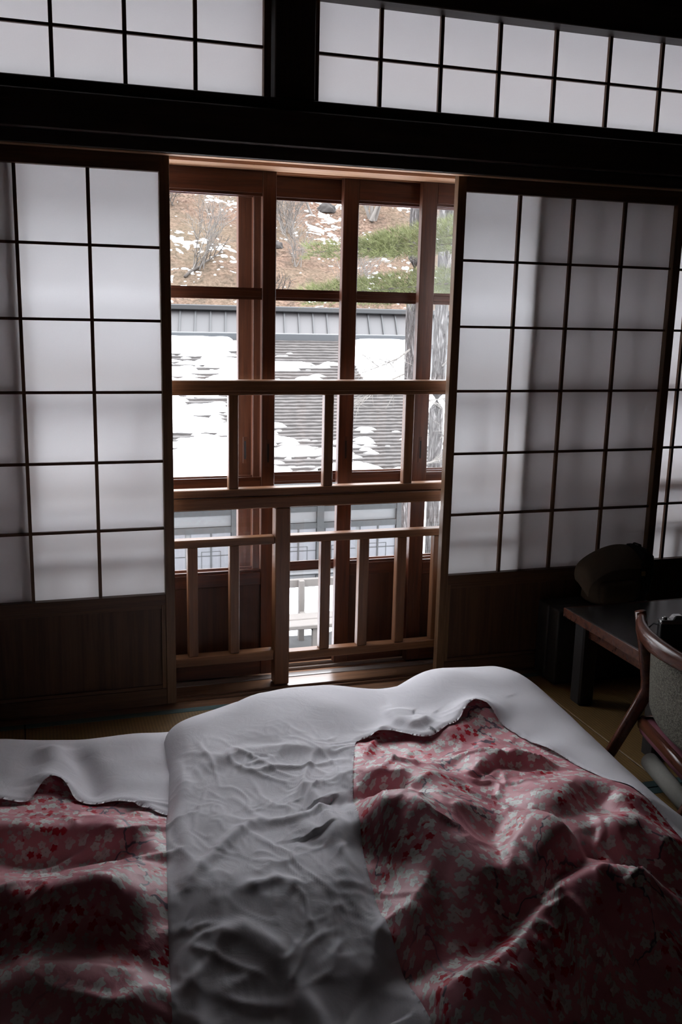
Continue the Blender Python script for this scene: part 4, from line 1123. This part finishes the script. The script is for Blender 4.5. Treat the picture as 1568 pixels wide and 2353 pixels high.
for z, d, ln in ((1.8, (-0.3, -0.8, 0.5), 1.0), (0.5, (-0.2, -0.9, 0.3), 1.0), (-0.6, (-0.1, -0.9, 0.3), 0.9), (2.6, (0.2, -0.9, 0.2), 1.0), (-1.3, (0.1, -0.9, 0.3), 0.9)):
    bm = bmesh.new(); branch_mesh(bm, (0, 0, 0), d, ln, 0.012, 2, rng, 0.8)
    o = from_bm('branch', bm, M['twig'], t2); o.location = (0, 0, z-(GZ-0.1))
# pine with soft needle boughs reaching across the pane
pt = empty('pine_tree', (5.1, 7.0, GZ-0.1)); tag(pt, 'pine with light green needle boughs in front of the hillside', 'tree')
bm = bmesh.new(); sweep(bm, [(0.35, 0, 0), (0.30, 0, 2.5), (0.2, 0, 5.0), (0.15, 0, 6.8)], [0.075, 0.065, 0.055, 0.04], 14)
from_bm('trunk', bm, M['bark'], pt)
def bough(p0, p1, w, sag, seed, dens):
    rg = random.Random(seed); base = Vector((5.1, 7.0, GZ-0.1))
    p0 = Vector(p0); p1 = Vector(p1)
    bm = bmesh.new(); pts = [p0.lerp(p1, i/8)+Vector((0, 0, -sag*(i/8)**2)) for i in range(9)]
    sweep(bm, [p-base for p in pts], [0.016*(1-0.09*i) for i in range(9)], 6)
    br = from_bm('bough', bm, M['darktwig'], pt)
    bm = bmesh.new()
    for k in range(dens):
        t = rg.random()**0.8; i = min(int(t*8), 7); c = pts[i].lerp(pts[i+1], t*8-i)
        side = rg.uniform(-1, 1); ww = w*(1.0-0.45*abs(2*t-1.05))
        tip = c + Vector((rg.uniform(-0.14, 0.10), side*ww, rg.uniform(-0.55, 0.60)*ww))
        # small tuft of needles
        ax = (tip-c); ax = ax.normalized() if ax.length > 1e-4 else Vector((0, 1, 0))
        for q in range(7):
            d = (ax*0.5+Vector((-0.6, 0, 0.25))+Vector((rg.uniform(-1, 1), rg.uniform(-1, 1), rg.uniform(-0.6, 1)))*0.75).normalized()*rg.uniform(0.06, 0.13)
            nrm = d.cross(Vector((rg.uniform(-1, 1), rg.uniform(-1, 1), rg.uniform(-1, 1)))).normalized()*0.0028
            v = [bm.verts.new(x-base) for x in (tip-nrm, tip+nrm, tip+d)]
            bm.faces.new(v)
    nd = from_bm('needles', bm, M['needle'], br, False); nd['kind'] = 'stuff'
bough((5.35, 7.1, 2.35), (3.05, 6.9, 2.05), 0.30, 0.10, 1, 1500)
bough((5.35, 7.1, 2.15), (2.45, 7.0, 1.98), 0.22, 0.08, 2, 900)
bough((5.35, 7.1, 1.75), (2.40, 6.9, 1.50), 0.26, 0.06, 3, 1700)
bough((5.35, 7.1, 1.62), (3.2, 7.3, 1.50), 0.22, 0.05, 4, 900)
bough((5.4, 7.1, 2.6), (4.6, 6.0, 2.3), 0.22, 0.05, 5, 500)
# bare shrubs and saplings on the slope
def shrub(name, x, y, h, n, mat, label, seed, lean=(0, 0, 1), depth=2, r=0.02, spread=0.7):
    rg = random.Random(seed); z = float(hill_z(np.array([x]), np.array([y]))[0])
    bm = bmesh.new()
    for k in range(n):
        d = Vector(lean)+Vector((rg.uniform(-0.6, 0.6), rg.uniform(-0.5, 0.3), 0))
        branch_mesh(bm, (rg.uniform(-0.2, 0.2), rg.uniform(-0.2, 0.2), 0), d, h*rg.uniform(0.6, 1.0), r, depth, rg, spread)
    o = from_bm(name, bm, mat); o.location = (x, y, z-0.05); tag(o, label, 'shrub', 'bare shrubs on the hillside'); return o
shrub('bare_shrub', 4.6, 28.2, 2.0, 5, M['twig'], 'thin pale shrub standing on the slope in the left pane', 11, (0.15, 0, 1), 2, 0.022)
shrub('bare_shrub', 8.4, 31.6, 2.2, 12, M['twig'], 'dense pale thicket at the top left of the centre pane', 12, (0, 0, 1), 2, 0.022, 0.8)
shrub('bare_shrub', 9.7, 32.9, 2.6, 1, M['twig'], 'single pale sapling beside the thicket on the slope', 13, (-0.1, 0, 1), 1, 0.06, 0.5)
shrub('bare_shrub', 11.9, 32.6, 2.4, 4, M['twig'], 'forked pale stems at the top of the slope behind the pine', 14, (0.2, 0, 1), 1, 0.09, 0.5)
shrub('bare_shrub', 4.3, 32.8, 1.3, 8, M['darktwig'], 'dark low brush at the upper left of the slope', 15, (0, 0, 1), 2, 0.02, 0.9)
shrub('bare_shrub', 7.9, 28.6, 1.4, 6, M['twig'], 'low tangled shrub on the slope beneath the thicket', 16, (0.1, 0, 1), 2, 0.018, 0.9)
shrub('bare_shrub', 13.8, 30.0, 3.2, 8, M['twig'], 'tall pale brush at the right, seen beside the second trunk', 17, (0, 0, 1), 2, 0.022, 0.7)
shrub('bare_shrub', 9.3, 26.4, 1.5, 8, M['twig'], 'pale twigs at the foot of the slope above the metal roof', 18, (0.1, 0, 1), 2, 0.018, 0.9)
def hz1(x, y): return float(hill_z(np.array([x]), np.array([y]))[0])
for i, (x, y, rx, lab) in enumerate(((10.4, 33.5, 0.30, 'dark boulder near the top of the slope in the centre pane'), (4.2, 34.6, 0.35, 'dark boulder at the upper left of the slope'), (7.6, 30.0, 0.2, 'small dark boulder lying below the thicket'))):
    heap('boulder', x, y, rx*1.2, rx, rx*1.1, M['rock'], lab, 'boulder', 20+i, hz1(x, y)-0.05)
for i, (a, b, lab) in enumerate((((4.1, 27.6), (5.6, 29.2), 'fallen branch lying across the slope in the left pane'), ((6.2, 27.2), (7.2, 26.5), 'fallen branch lying low on the slope near the roof'))):
    pts = []
    for k in range(9):
        x = a[0]+(b[0]-a[0])*k/8; y = a[1]+(b[1]-a[1])*k/8
        pts.append((x-a[0], y-a[1], hz1(x, y)+0.06-hz1(*a)))
    bm = bmesh.new(); sweep(bm, pts, [0.05*(1-0.08*k) for k in range(9)], 8)
    for k in range(2, 8): branch_mesh(bm, pts[k], (0.3, -0.3, 0.8), 0.5, 0.02, 1, rnd, 0.7)
    o = from_bm('fallen_branch', bm, M['darktwig']); o.location = (a[0], a[1], hz1(*a)); tag(o, lab, 'branch')
